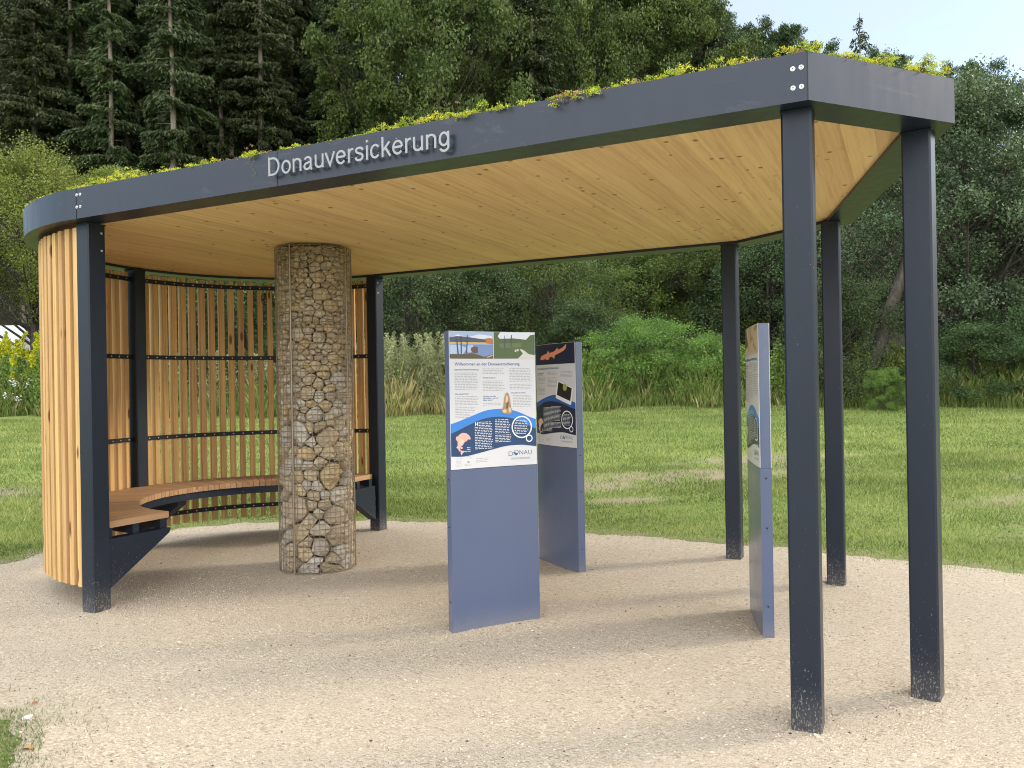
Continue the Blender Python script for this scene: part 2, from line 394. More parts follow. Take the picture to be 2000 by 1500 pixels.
def make_gravel():
    # fine triangulated sheet clipped to the outline, with a ragged rim
    step=.09
    bm=bmesh.new()
    th=[]; P=[]
    n=len(GS)
    for i in range(n):
        a=GS[i]; b=GS[(i+1)%n]; L=np.hypot(*(b-a)); k=max(1,int(L/.06)); nn=np.array([b[1]-a[1],a[0]-b[0]])/max(L,1e-6)
        for j in range(k):
            q=a+(b-a)*j/k; w=.035*math.sin(q[0]*9+q[1]*5)+.025*math.sin(q[0]*23-q[1]*17)+random.uniform(-.018,.018); P.append(q+nn*w)
    vs=[bm.verts.new((q[0],q[1],0)) for q in P]
    f=bm.faces.new(vs); bmesh.ops.triangulate(bm,faces=[f])
    for v in bm.verts: v.co.z=zgs(v.co.x,v.co.y)+.004
    me=bpy.data.meshes.new('gravel'); bm.to_mesh(me); bm.free(); me.materials.append(M['gravel'])
    tag(link('gravel_path',me),kind='structure')
make_gravel()

# loose pebbles and clods on the gravel
def ico():
    bm=bmesh.new(); bmesh.ops.create_icosphere(bm,subdivisions=1,radius=1); v=np.array([x.co[:] for x in bm.verts]); f=np.array([[w.index for w in q.verts] for q in bm.faces]); bm.free(); return v,f
IV,IF=ico()
def make_pebbles():
    N=42000
    d=rng.uniform(0,1,N)**1.35*7.2+1.9; x=(rng.uniform(-1,1,N))*d*.68; y=d
    pq=pdist(x,y); ok=(pq<.05)|((pq<.35)&(rng.random(N)<.45)); x=x[ok];y=y[ok]; n=len(x)
    for pu,pv in ((-.08,.067),(4.37,.062),(4.824,.625),(4.289,2.63),(3.47,3.215),(-.083,3.23),(2.54,.80),(2.25,2.43),(3.93,1.45)):
        w_=W(pu,pv); a_=rng.uniform(0,2*PI,260); q_=.085+rng.random(260)**1.8*.16; x=np.concatenate([x,w_.x+np.cos(a_)*q_]); y=np.concatenate([y,w_.y+np.sin(a_)*q_])
    n=len(x)
    s=np.exp(rng.normal(-5.85,.38,n)); s=np.clip(s,.0018,.009)
    big=rng.random(n)<.004; s[big]*=1.7
    V=IV[None]*(1+rng.uniform(-.3,.3,(n,12,1)))*s[:,None,None]*np.stack([rng.uniform(.7,1.3,n),rng.uniform(.7,1.3,n),rng.uniform(.45,.8,n)],1)[:,None,:]
    V+=np.stack([x,y,zg(x,y)+.005],1)[:,None,:]
    fv=V[:,IF,:].reshape(-1,3,3)
    t=NT('pebbles'); tn=t.attr('tone')
    m=t.pbr(t.ramp(tn,[(0,(.06,.045,.035)),(.03,(.10,.075,.055)),(.05,(.40,.32,.23)),(.8,(.58,.48,.36)),(1,(.66,.57,.45))]),.9,spec=.15)
    me=quads('pebbles',fv,np.repeat(rng.random(n),20),[m],k=3)
    tag(link('loose_pebbles',me),'small loose pale pebbles strewn over the gravel','pebbles',kind='stuff')
make_pebbles()

# ------------------------------------------------------------------ lawn blades
def make_lawn():
    Vs=[];T=[]
    for (d0,d1,N,h,w,f0,f1) in ((5,11.5,150000,.040,.006,-.78,.78),(9,21,210000,.045,.012,-.78,.78),(2.2,4.6,26000,.035,.0035,-.9,-.45)):
        r2=rng.uniform(d0*d0,d1*d1,N*2); y=np.sqrt(r2); x=rng.uniform(f0,f1,len(y))*y
        pdd=pdist(x,y); ok=(pdd>-.06-.28*rng.random(len(x))**3.5*(np.sin(x*7)*np.sin(y*8)>-.3))&(y<edge_y(x)+.3)
        b=bare_at(x,y); nz=np.sin(x*5.1+np.sin(y*3.3)*2)*np.sin(y*6.3+np.sin(x*2.1)*2)*.5+.5
        ok&=rng.random(len(x))>np.clip(b*1.25,0,.93)*(.55+.45*nz)
        x=x[ok][:N];y=y[ok][:N]; n=len(x)
        pd=np.clip(pdist(x,y)*3,np.where(y<5,.75,.4),1)
        lo=np.sin(x*.9+1.3*np.sin(y*.7))*np.sin(y*1.1+x*.35)*.5+.5
        hh=h*rng.uniform(.5,1.5,n)*(.7+.5*lo)*pd; a=rng.uniform(0,2*PI,n); lean=rng.uniform(.2,1.0,n)*hh; la=rng.uniform(0,2*PI,n)
        B=np.stack([x,y,zg(x,y)-.004],1); wv=np.stack([np.cos(a),np.sin(a),0*a],1)*w*rng.uniform(.6,1.3,n)[:,None]/2
        tip=B+np.stack([np.cos(la)*lean,np.sin(la)*lean,hh],1)
        Vs.append(np.stack([B-wv,B+wv,tip],1)); st=.08*np.sin((y*.95+x*.25)*4.2)+.2*np.sin(x*2.3+y*3.7)*np.sin(y*2.9-x*1.1); T.append(np.clip(rng.normal(.42,.30,n)+(lo-.5)*.25+st-(.2 if d0<3 else 0),0,1))
    n=60000; d=np.sqrt(rng.uniform(9,14*14,n)); x=rng.uniform(-.75,.75,n)*d; y=d
    cl=np.sin(x*3.1+1)*np.sin(y*2.7+.5*x)+.4*np.sin(x*9)*np.sin(y*8); ok=(pdist(x,y)>.02)&(cl>.25)&(bare_at(x,y)<.5); x=x[ok];y=y[ok]
    C=np.stack([x,y,zg(x,y)+rng.uniform(.02,.045,len(x))],1); q=leaf_quads(C,rng.uniform(.012,.024,len(x)),rng,1.1,2.5); Vs+= [q[:,:3],q[:,[0,2,3]]]; tt=np.clip(rng.normal(.2,.12,len(x)),0,1); T+=[tt,tt]
    me=quads('lawn_grass',np.concatenate(Vs),np.concatenate(T),[M['lawn']],k=3)
    tag(link('lawn_grass',me),'short mown green lawn with bare brown patches round the gravel','grass',kind='stuff')
make_lawn()

# ------------------------------------------------------------------ shelter
SH=empty('shelter',P1,ROT,'open charcoal steel shelter with planted roof, round timber slat wall and curved bench','shelter')
def post(u,v,rz=0,w=.12,d=.13):
    b=MB(); b.box((0,0,(H-.01)/2),(w,d,H-.01),bev=.008)
    b.box((0,0,H-.006),(w+.004,d+.004,.008))
    b.box((0,0,.0),(w+.0,d+.0,.02)) if False else None
    return b.build('post',M['post'],SH,(u,v,0),rz)
posts=[post(-.08,.067),post(4.37,.062),post(4.824,.625,R(-10)),post(4.289,2.63),post(3.47,3.215),post(-.083,3.23)]
aP=PI; posts.append(post(CU+math.cos(aP)*1.56,CV+math.sin(aP)*1.56,0,.13,.12))
# outline of the roof
def outline(off=0.,zero=False):
    """closed outline, off = inset"""
    A=[(0.0,-.09),(4.430,-.09),(4.968,.54),(4.42,2.75),(3.60,3.34),(0.0,3.34)]
    P=[]
    r=RR-off
    # straight part, inset polygon corners
    pts=[np.array(a) for a in A[1:5]]
    prev=np.array(A[0]); seq=[np.array(A[0])]+pts+[np.array(A[5])]
    for i in range(1,5):
        a,b,c=seq[i-1],seq[i],seq[i+1]
        n1=np.array([-(b-a)[1],(b-a)[0]]);n1=n1/np.linalg.norm(n1); n2=np.array([-(c-b)[1],(c-b)[0]]);n2=n2/np.linalg.norm(n2)
        m=n1+n2; m=m/(m@n1); P.append(tuple(b+m*off))
    Q=[(0.0,-.09+off)]+P+[(0.0,3.34-off)]
    for k in range(0,121):
        a=PI/2+PI*k/120; Q.append((CU+r*math.cos(a),CV+r*math.sin(a)))
    return Q[:]   # front-left point, right corners, back-left, then arc
def ringmesh(b,o,i,z0,z1,mi=0):
    n=len(o); v=[(x,y,z0) for x,y in o]+[(x,y,z1) for x,y in o]+[(x,y,z0) for x,y in i]+[(x,y,z1) for x,y in i]; f=[]
    for k in range(n):
        j=(k+1)%n
        f+=[(k,j,n+j,n+k),(2*n+j,2*n+k,3*n+k,3*n+j),(2*n+k,2*n+j,j,k),(n+k,n+j,3*n+j,3*n+k)]
    b.add(v,f,mi)
OO=outline(0); OI=outline(.185); OT=outline(.012)
b=MB()
# fascia: soffit flange ring + thin upstand
ringmesh(b,OO,OI,H,H+.012)
O2=outline(.0); ringmesh(b,outline(0),outline(.012),H+.012,ZT)
ringmesh(b,outline(.173),OI,H+.012,H+.05)
fas=b.build('roof_fascia',M['fascia'],SH)
# seams
for ju,jw in ((0.0,.003),(1.68,.002),(4.427,.003)):
    b=MB(); b.box((ju,-.0905,(H+ZT)/2),(jw,.003,ZT-H)); b.build('joint_strip',M['black'],fas)
# bolts
def bolt(u,z):
    b=MB(); k=14
    ring=[(math.cos(2*PI*i/k),math.sin(2*PI*i/k)) for i in range(k)]
    def disc(r0,r1,y0,y1,mi):
        v=[(r0*x,y0,r0*zz) for x,zz in ring]+[(r1*x,y1,r1*zz) for x,zz in ring]
        f=[(i,(i+1)%k,k+(i+1)%k,k+i) for i in range(k)]+[tuple(range(k,2*k))]; b.add(v,f,mi)
    disc(.0105,.0095,0,-.002,0); disc(.0065,.006,-.002,-.0055,0); disc(.003,.003,-.0056,-.0060,1)
    return b.build('bolt',[M['bolt'],M['boltdark']],fas,(u,-.0905,z))
for u,z in ((4.372,2.696),(4.404,2.697),(4.372,2.619),(4.404,2.620),(.006,2.714),(.040,2.714),(.006,2.636),(.040,2.636)): bolt(u,z)
# ceiling boards
def ceiling():
    # horizontal sheet cut from strips along v, each board with its own tone
    IN=outline(.178); z=H+.022
    P=np.array(IN)
    def span(u):
        ys=[]
        n=len(P)
        for i in range(n):
            a=P[i];c=P[(i+1)%n]
            if (a[0]>u)!=(c[0]>u): ys.append(a[1]+(c[1]-a[1])*(u-a[0])/(c[0]-a[0]))
        return (min(ys),max(ys)) if len(ys)>=2 else None
    b=MB(); u=P[:,0].min()+.001; umax=P[:,0].max()-.001; 
    while u<umax:
        w=random.choice((.085,.11,.11,.14,.17)); u1=min(u+w,umax); tone=random.random(); o=random.uniform(0,50)
        k=5; us=np.linspace(u,u1-.0005,k+1)
        for j in range(k):
            s0=span(us[j]);s1=span(us[j+1])
            if not s0 or not s1: continue
            v=[(us[j],s0[0],z),(us[j+1],s1[0],z),(us[j+1],s1[1],z),(us[j],s0[1],z)]
            att=[(q[1]+o,q[0]+o*3,0,tone) for q in v]
            b.add(v,[(3,2,1,0)],0,att)
        u=u1
    me=b.mesh('ceiling',[M['ceil']]); link('ceiling',me,SH)
    b=MB(); n=len(IN); z0=H+.026
    b.prism(IN,z0,H+.14); b.build('roof_deck',M['black'],SH)
ceiling()
# slats
def slatmesh():
    b=MB(); L=2.37; hw=.0255; hd=.035
    ring=[(-hd,-hw+.004),(-hd+.004,-hw),(hd-.004,-hw),(hd,-hw+.004),(hd,hw-.004),(hd-.004,hw),(-hd+.004,hw),(-hd,hw-.004)]
    k=len(ring); v=[];a=[]
    for z in (0,L):
        for i,(x,y) in enumerate(ring): v.append((x,y,z)); a.append((z,x*1.0+.5*y,y,.5))
    f=[tuple(range(k-1,-1,-1)),tuple(range(k,2*k))]+[(i,(i+1)%k,k+(i+1)%k,k+i) for i in range(k)]
    b.add(v,f,0,a); return b.mesh('slat',[M['slat']])
SM=slatmesh(); nsl=0
angs=[]
for a0,a1 in ((90,180),(180,270)):
    n=25; 
    for k in range(n):
        a=a0+4.1+(a1-a0-8.2)*k/(n-1)
        angs.append(a)
for a in angs:
    s=link('slat',SM if not angs.index(a) else SM,SH,(CU+math.cos(R(a))*1.590,CV+math.sin(R(a))*1.590,.165+random.uniform(-.006,.004)),R(a)+random.uniform(-.02,.02))
# rails (flat steel bands inside of slats) with screw heads
def arcband(b,r0,r1,z0,z1,a0,a1,n=72,mi=0,att=None):
    v=[]
    for i in range(n+1):
        a=R(a0+(a1-a0)*i/n); c,s=math.cos(a),math.sin(a)
        v+=[(CU+r0*c,CV+r0*s,z0),(CU+r1*c,CV+r1*s,z0),(CU+r1*c,CV+r1*s,z1),(CU+r0*c,CV+r0*s,z1)]
    f=[(0,3,2,1),(4*n,4*n+1,4*n+2,4*n+3)]
    for i in range(n):
        for j in range(4): q=(j+1)%4; f.append((4*i+j,4*i+q,4*i+4+q,4*i+4+j))
    b.add(v,f,mi)
for z in (.275,1.01,1.765,2.475):
    b=MB(); arcband(b,1.546,1.553,z-.02,z+.02,92,268)
    for a in angs:
        c,s=math.cos(R(a)),math.sin(R(a)); b.box((CU+1.5445*c,CV+1.5445*s,z),(.003,.009,.009),R(a),1)
    b.build('rail',[M['black'],M['bolt']],SH)
# bench
bench=MB(); nb=0
a=92.0
while a<268.5:
    tone=random.random(); o=random.uniform(0,40); da=3.05; a0,a1=R(a),R(a+da-.22); v=[];at_=[]
    for r in (.985,1.525):
        for ang in (a0,a1):
            for z in (.531,.576): v.append((CU+r*math.cos(ang),CV+r*math.sin(ang),z)); at_.append((r+o,(ang)*1.3+o,z,tone))
    f=[(0,2,3,1),(4,5,7,6),(0,1,5,4),(2,6,7,3),(1,3,7,5),(0,4,6,2)]
    bench.add(v,f,0,at_); a+=da
BN=bench.build('bench_seat',M['seat'],SH)
for r0,r1 in ((1.005,1.06),(1.235,1.285),(1.44,1.49)):
    b=MB(); arcband(b,r0,r1,.465,.531,91.2,268.8); b.build('bench_bearer',M['steel'],BN)
def bracket(ang,th=.10):
    b=MB(); t=th/2
    # in radial plane: r from 1.49 (post) to 1.0
    prof=[(1.495,.462),(1.495,.13),(1.47,.13),(1.005,.445),(1.005,.462)]
    prof=[(1.497,.463),(1.497,.125),(1.012,.43),(1.0,.463)]
    c,s=math.cos(R(ang)),math.sin(R(ang)); n=len(prof); v=[]
    for w in (-t,t):
        for r,z in prof: v.append((CU+r*c-w*s,CV+r*s+w*c,z))
    f=[tuple(range(n)),tuple(range(2*n-1,n-1,-1))]+[(i,n+i,n+(i+1)%n,(i+1)%n) for i in range(n)]
    b.add(v,f)
    for zz in (.365,.27): # slots shown dark
        b.box((CU+1.49*c+0*s,CV+1.49*s,zz-.03),(.012,th+.004,.035),R(ang),1)
    return b.build('bench_bracket',[M['post'],M['boltdark']],BN)
bracket(268.3,.09); bracket(180,.09); bracket(91.7,.09)
# thin bolts on posts
for (u,v_,z) in ((-.0185,.10,2.50),(-.0185,.10,2.385),(-.0215,3.20,2.50),(-.0215,3.20,2.40)):
    b=MB(); b.box((0,0,0),(.004,.012,.012)); b.build('bolt',M['bolt'],posts[0] if v_<1 else posts[5],(u-posts[0].location.x if v_<1 else u-posts[5].location.x,v_-(posts[0].location.y if v_<1 else posts[5].location.y),z))

# text helper --------------------------------------------------
def textmesh(s,size=1,ext=0,bevel=0,offset=0,align='LEFT'):
    cu=bpy.data.curves.new('t','FONT'); cu.body=s; cu.size=size; cu.extrude=ext; cu.bevel_depth=bevel; cu.offset=offset; cu.align_x=align; cu.resolution_u=3
    o=bpy.data.objects.new('t',cu); COL.objects.link(o); bpy.context.view_layer.update()
    dg=bpy.context.evaluated_depsgraph_get(); me=bpy.data.meshes.new_from_object(o.evaluated_get(dg)); bpy.data.objects.remove(o); bpy.data.curves.remove(cu)
    co=np.array([v.co[:] for v in me.vertices]); fs=[tuple(p.vertices) for p in me.polygons]; bpy.data.meshes.remove(me)
    return co,fs
def fitted(s,x0,x1,z0,z1,capref='D',ext=0,offset=0):
    """text stretched to x0..x1, cap height from z0 (baseline) to z1"""
    co,fs=textmesh(s,1,ext,0,offset); cc,_=textmesh(capref,1); cap=cc[:,1].max()-max(0,cc[:,1].min())
    w=co[:,0].max()-co[:,0].min()
    out=np.zeros_like(co); out[:,0]=x0+(co[:,0]-co[:,0].min())/w*(x1-x0); out[:,1]=z0+co[:,1]/cap*(z1-z0); out[:,2]=co[:,2]
    return out,fs
def arc(cx,cy,rx,ry,a0,a1,n=14): return [(cx+rx*math.cos(R(a0+(a1-a0)*i/n)),cy+ry*math.sin(R(a0+(a1-a0)*i/n))) for i in range(n+1)]
GLY={'D':(1.0,[[(.15,0),(.15,1)],[(.15,.9375),(.42,.9375)]+arc(.42,.5,.42,.4375,84,-84,18)+[(.42,.0625),(.15,.0625)]]),
 'o':(.777,[arc(.388,.36,.275,.312,0,360,26)]),
 'n':(.777,[[(.15,0),(.15,.72)],arc(.39,.47,.24,.20,180,0)+[(.63,0)]]),
 'u':(.777,[[(.145,.72)]+arc(.385,.25,.24,.20,180,360),[(.625,.72),(.625,0)]]),
 'a':(.777,[arc(.37,.50,.21,.165,160,0)+[(.58,.14),(.60,.05),(.66,.0)],[(.58,.42),(.33,.365)]+arc(.31,.20,.18,.157,100,270,12)+[(.42,.06),(.52,.12),(.58,.24)]]),
 'v':(.69,[[(.05,.72),(.345,.045),(.64,.72)]]),
 'e':(.777,[[(.12,.38),(.65,.38)],arc(.388,.36,.272,.312,4,322,24)]),
 'r':(.47,[[(.14,0),(.14,.72)],arc(.38,.42,.24,.25,180,78,8)]),
 's':(.70,[[(.585,.53),(.555,.60),(.48,.655),(.35,.675),(.22,.65),(.155,.59),(.15,.515),(.20,.45),(.34,.395),(.48,.35),(.565,.28),(.575,.19),(.52,.10),(.42,.052),(.33,.045),(.22,.06),(.145,.12),(.115,.21)]]),
 'i':(.31,[[(.155,0),(.155,.72)],[(.155,.87),(.155,1.0)]]),
 'c':(.70,[arc(.37,.36,.262,.312,38,322,22)]),
 'k':(.69,[[(.14,0),(.14,1)],[(.57,.72),(.17,.32)],[(.31,.45),(.61,0)]]),
 'g':(.777,[arc(.37,.37,.245,.30,0,360,24),[(.615,.72)]+arc(.375,.0,.24,.20,0,-162)])}
def stroke_letters(word,u0,u1,z0,z1,w,yf,th):
    adv=sum(GLY[c][0] for c in word)-.09-.14; cap=z1-z0; sx=(u1-u0)/adv; x=-.09; b=MB()
    for ch in word:
        for li,pl in enumerate(GLY[ch][1]):
            closed=abs(pl[0][0]-pl[-1][0])+abs(pl[0][1]-pl[-1][1])<1e-6; P=[np.array([u0+(x+p[0])*sx,z0+p[1]*cap]) for p in (pl[:-1] if closed else pl)]
            n=len(P); L=[];Rr=[]
            for i in range(n):
                p0=P[i-1] if (i>0 or closed) else None; p1=P[(i+1)%n] if (i<n-1 or closed) else None
                d0=(P[i]-p0)/np.linalg.norm(P[i]-p0) if p0 is not None else None; d1=(p1-P[i])/np.linalg.norm(p1-P[i]) if p1 is not None else None
                d0=d1 if d0 is None else d0; d1=d0 if d1 is None else d1
                n0=np.array([-d0[1],d0[0]]); n1=np.array([-d1[1],d1[0]]); m=n0+n1; m=m/max(.35,(m@n0)); L.append(P[i]+m*w/2); Rr.append(P[i]-m*w/2)
            y=yf+li*.0004; v=[]
            for a_,c_2 in zip(L,Rr): v+=[(a_[0],y,a_[1]),(c_2[0],y,c_2[1]),(c_2[0],y+th,c_2[1]),(a_[0],y+th,a_[1])]
            f=[] if closed else [(0,1,2,3),(4*n-1,4*n-2,4*n-3,4*n-4)]
            for i in range(n if closed else n-1):
                j=(i+1)%n
                for q in range(4): r_=(q+1)%4; f.append((4*i+q,4*j+q,4*j+r_,4*i+r_))
            b.add(v,f)
        x+=GLY[ch][0]
    return b
b=stroke_letters('Donauversickerung',1.646,2.790,2.612,2.713,.0112,-.124,.007)
# stand-off pins
for k in range(34):
    u=1.67+k*.0335; b.tube([(u,-.090,2.64),(u,-.1175,2.64)],.002,5)
b.build('lettering',M['letter'],SH)
tag(SH.children[-1],'pale grey raised letters reading Donauversickerung')

# ------------------------------------------------------------------ roof planting
def sedum_plants():
    Vs=[];T=[];Mi=[]
    O=np.array(outline(.03)); 
    n=len(O); seglen=[np.hypot(*(O[(i+1)%n]-O[i])) for i in range(n)]; cum=np.cumsum([0]+seglen); L=cum[-1]
    def pt(s):
        s=s%L; i=int(np.searchsorted(cum,s)-1); i=max(0,min(i,n-1)); t=(s-cum[i])/seglen[i]; q=O[i]*(1-t)+O[(i+1)%n]*t; d=(O[(i+1)%n]-O[i])/seglen[i]; return q,np.array([-d[1],d[0]])
    def rosette(c,r,tone,mi,k=22,flatn=.6):
        C=np.tile(c,(k,1))+rng.normal(size=(k,3))*np.array([r,r,r*.6])*.55
        D=(C-c)/r+np.array([0,0,.5])
        Vs.append(leaf_quads(C,rng.uniform(.5,.95,k)*r*.75,rng,1.35,.8,D,.35)); T.append(np.clip(rng.normal(tone,.18,k),0,1)); Mi.append(np.full(k,mi))
    s=0
    def dens(u): return .6+.4*math.sin(u*2.1+.4)*math.sin(u*.9+1.0)+.25*math.sin(u*5.3)
    while s<L:
        q,nn=pt(s); u=q[0]; h=max(.4,.2+dens(u)+(.25 if u>2.2 else -.12))*random.uniform(.6,1.25)
        kind=random.random(); red=kind>.80; gap=random.random()<.06
        cr_=random.uniform(.024,.046)*(.75+.4*h); c0=q+nn*random.uniform(.0,.03)
        tone=random.choice((.35,.5,.65,.8,.95))
        if not gap:
            for _ in range(15):
                a=random.uniform(0,2*PI); rr_=cr_*math.sqrt(random.random()); zz=math.sqrt(max(0,1-(rr_/cr_)**2))*cr_*(1.25 if not red else .6)*h
                p=c0+np.array([math.cos(a),math.sin(a)])*rr_; rosette(np.array([p[0],p[1],ZT-.008+zz]),random.uniform(.009,.016),min(1,max(0,tone+random.uniform(-.15,.15))),1 if (red and random.random()<.8) or random.random()<.05 else 0,16)
            for row in (.06,.10,.14):
                if random.random()<.7: p=q+nn*row; rosette(np.array([p[0],p[1],ZT-.01+random.uniform(0,.035)*h]),random.uniform(.016,.028),random.uniform(.3,.9),1 if red else 0,18)
        else:
            for _ in range(5): p=q+nn*random.uniform(0,.05)+rng.normal(size=2)*.012; rosette(np.array([p[0],p[1],ZT-.012+random.uniform(0,.012)]),.009,random.uniform(.2,.8),1,10)
        s+=cr_*random.uniform(.8,1.5)
    # interior cover
    IN=outline(.2); 
    for _ in range(2600):
        u=random.uniform(-1.6,4.7); v=random.uniform(.1,3.2)
        if (u-CU)**2+(v-CV)**2>1.5**2 and u<0: continue
        if u>3.8 and (v>3-(u-3.6)*.75 or v<(u-4.3)*1.3+.1): continue
        rosette(np.array([u,v,ZT-.015+random.uniform(0,.025)]),random.uniform(.02,.04),random.uniform(.1,.9),1 if random.random()<.3 else 0,14)
    # clumps that hang over the edge
    for (u,d,w,m) in ((3.37,.055,.055,.7),(3.43,.04,.05,1),(3.52,.035,.04,0),(3.05,.012,.06,0),(2.86,.02,.05,0),(1.50,.02,.03,0)):
        for _ in range(14): rosette(np.array([u+random.uniform(-w,w),-.10+random.uniform(-.025,.0),ZT+.005-random.uniform(0,d)]),.014,random.uniform(.3,.9),1 if random.random()<m*.5 else 0,16)
    for (u,d) in ((1.51,.13),(1.47,.06)):   # trailing stems
        for j in range(int(d/.008)): rosette(np.array([u+random.uniform(-.006,.006)+.012*math.sin(j*.6),-.097,ZT-j*.008]),.006,.4,0,4)
    # flower stalks
    for (u,h) in ((2.80,.085),(1.42,.06),(1.46,.07),(1.40,.04),(2.77,.03)):
        for j in range(int(h/.006)): rosette(np.array([u+random.uniform(-.003,.003),-.05,ZT+j*.006]),.005,.2,1,4)
        for _ in range(4): rosette(np.array([u+random.uniform(-.008,.008),-.05,ZT+h]),.008,.95,1,8)
    me=quads('roof_plants',np.concatenate(Vs),np.concatenate(T),[M['sedum'],M['sedumr']],np.concatenate(Mi))
    o=link('roof_plants',me); o.location=P1; o.rotation_euler=(0,0,ROT)
    tag(o,'low yellow-green and reddish stonecrop growing along the shelter roof rim','plants',kind='stuff')
sedum_plants()
b=MB(); b.prism(outline(.02),H+.141,ZT-.02); t=NT('roof_soil'); g=t.n('NewGeometry').outputs['Position']; sm=t.pbr(t.ramp(t.noise(g,60,3),[(.3,(.05,.035,.022)),(.7,(.16,.12,.07))]),.95)
b.build('roof_substrate',sm,SH)

# ------------------------------------------------------------------ gabion column
GU,GV,GR=.458,1.652,.297
gw=W(GU,GV)
GB=empty('gabion_column',gw,0,'round wire cage column filled with pale limestone rocks under the shelter ceiling','stone column')
def gabion():
    HT=H+.008; Rs=GR-.004; circ=2*PI*Rs
    pts=[]
    def rad(z):
        t=z/HT; return .052+.070*(1-t/.62) if t<.62 else .042-.002*(t-.62)/.38
    tries=0
    P=np.zeros((0,3))
    rr=np.random.default_rng(11)
    cand=np.stack([rr.uniform(0,circ,60000),rr.uniform(-.02,HT,60000)],1)
    keep=[]
    for c in cand:
        r=rad(c[1])*math.exp(rr.normal()*.36)*.98
        if keep:
            K=np.array(keep); dx=np.abs(K[:,0]-c[0]); dx=np.minimum(dx,circ-dx); d=np.hypot(dx,(K[:,1]-c[1])*1.3)
            if (d<(r+K[:,2])*.86).any(): continue
        keep.append((c[0],c[1],r))
        if len(keep)>1150: break
    K=np.array(keep); cells=[]
    for i,(x,z,r) in enumerate(K):
        dx=K[:,0]-x; dx=(dx+circ/2)%circ-circ/2; dz=(K[:,1]-z)*1.3
        d=np.hypot(dx,dz); nb=np.where((d>1e-9)&(d<r*6.5))[0]; nb=nb[np.argsort(d[nb])][:18]
        m=r*2.2; poly=[np.array(q) for q in ((-m,-m),(m,-m),(m,m),(-m,m))]; AN=rr.normal()*.18
        for j in nb:
            n=np.array([dx[j],dz[j]]); D=d[j]; n=n/D; h=D*(r/(r+K[j,2]))
            out=[]
            for a in range(len(poly)):
                p,q=poly[a],poly[(a+1)%len(poly)]; sp,sq=p@n-h,q@n-h
                if sp<=0: out.append(p)
                if (sp<0)!=(sq<0): out.append(p+(q-p)*(sp/(sp-sq)))
            poly=out
            if len(poly)<3: break
        if len(poly)<3: continue
        poly=[p*np.array([1,1/1.3]) for p in poly]
        # clip to column ends
        poly=[np.array([p[0],min(max(p[1],-z+.0),HT-.012-z)]) for p in poly]
        cells.append((x,z,r,np.array(poly)))
    stones=[]
    for x,z,r,poly in cells:
        c=poly.mean(0); area=.5*abs(np.sum(poly[:,0]*np.roll(poly[:,1],-1)-poly[:,1]*np.roll(poly[:,0],-1)))
        if area<1e-5: continue
        # resample outline 14 pts with rounding
        k=16; q=np.vstack([poly,poly[:1]]); sl=np.hypot(*np.diff(q,axis=0).T); cs=np.concatenate([[0],np.cumsum(sl)]); s=np.linspace(0,cs[-1],k,endpoint=False)
        o=np.stack([np.interp(s,cs,q[:,0]),np.interp(s,cs,q[:,1])],1)
        o=(np.roll(o,1,0)+np.roll(o,-1,0))*.05+o*.90
        ra=rr.normal()*.10; cr_,sr_=math.cos(ra),math.sin(ra); o=o-c; o=np.stack([o[:,0]*cr_-o[:,1]*sr_,o[:,0]*sr_+o[:,1]*cr_],1)
        o=c+o*np.array([rr.uniform(.90,1.03),rr.uniform(.90,1.03)])+rr.normal(size=o.shape)*r*.035
        tone=rr.random()*(.75 if z<HT*.62 else .8); 
        if z<HT*.6 and rr.random()<.35: tone=.85+.15*rr.random()
        if rr.random()<.07: tone=.78
        V_=[];F_=[]
        tilt=rr.normal(size=2)*.25; dep0=rr.uniform(0,.012)
        rings=[(.90,r*1.1+.03),(1.0,r*.38+.010),(.93,.008+.05*r),(.58,.0)]
        for sc_,dp in rings:
            for p in o:
                w=c+(p-c)*sc_; dd=dp+dep0+max(0,(w-c)@tilt+ .12*r) + rr.normal()*r*(.09 if sc_<.8 else .04)
                th=(x+w[0])/Rs; R_=Rs-max(0,dd); V_.append((R_*math.cos(th),R_*math.sin(th),max(.0,z+w[1])))
        th=(x+c[0])/Rs; V_.append(((Rs-dep0)*math.cos(th),(Rs-dep0)*math.sin(th),z+c[1]))
        for j in range(len(rings)-1):
            for i in range(k): F_.append((j*k+i,j*k+(i+1)%k,(j+1)*k+(i+1)%k,(j+1)*k+i))
        top=len(V_)-1; j=len(rings)-1
        for i in range(k): F_.append((j*k+i,j*k+(i+1)%k,top))
        vis=-(gw.x*math.cos(th)+gw.y*math.sin(th))/gw.length
        stones.append((area*max(0,vis-.1),V_,F_,tone))
    stones.sort(key=lambda s:-s[0])
    for a,v,f,tn in stones[:100]:
        bb=MB(); bb.add(v,f,0,(0,0,0,tn)); bb.build('stone',M['stone'],GB)
    bb=MB()
    for a,v,f,tn in stones[100:]: bb.add(v,f,0,(0,0,0,tn))
    o=bb.build('stone_filling',M['stone'],GB); o['kind']='stuff'
    bb=MB(); k=40; ring=[((GR-.19)*math.cos(2*PI*i/k),(GR-.19)*math.sin(2*PI*i/k)) for i in range(k)]
    bb.prism(ring,0,HT-.01,att=(0,0,0,.02)); bb.build('stone_core',M['stone'],GB)
    # cage
    bb=MB(); k=60; wr=.0025
    def ringw(z,r,w):
        v=[];f=[]
        for i in range(k):
            a=2*PI*i/k; c,s=math.cos(a),math.sin(a)
            v+=[((r-w)*c,(r-w)*s,z),(r*c,r*s,z-w),((r+w)*c,(r+w)*s,z),(r*c,r*s,z+w)]
        for i in range(k):
            j=(i+1)%k
            for q in range(4): p=(q+1)%4; f.append((4*i+q,4*j+q,4*j+p,4*i+p))
        bb.add(v,f)
    z=.012
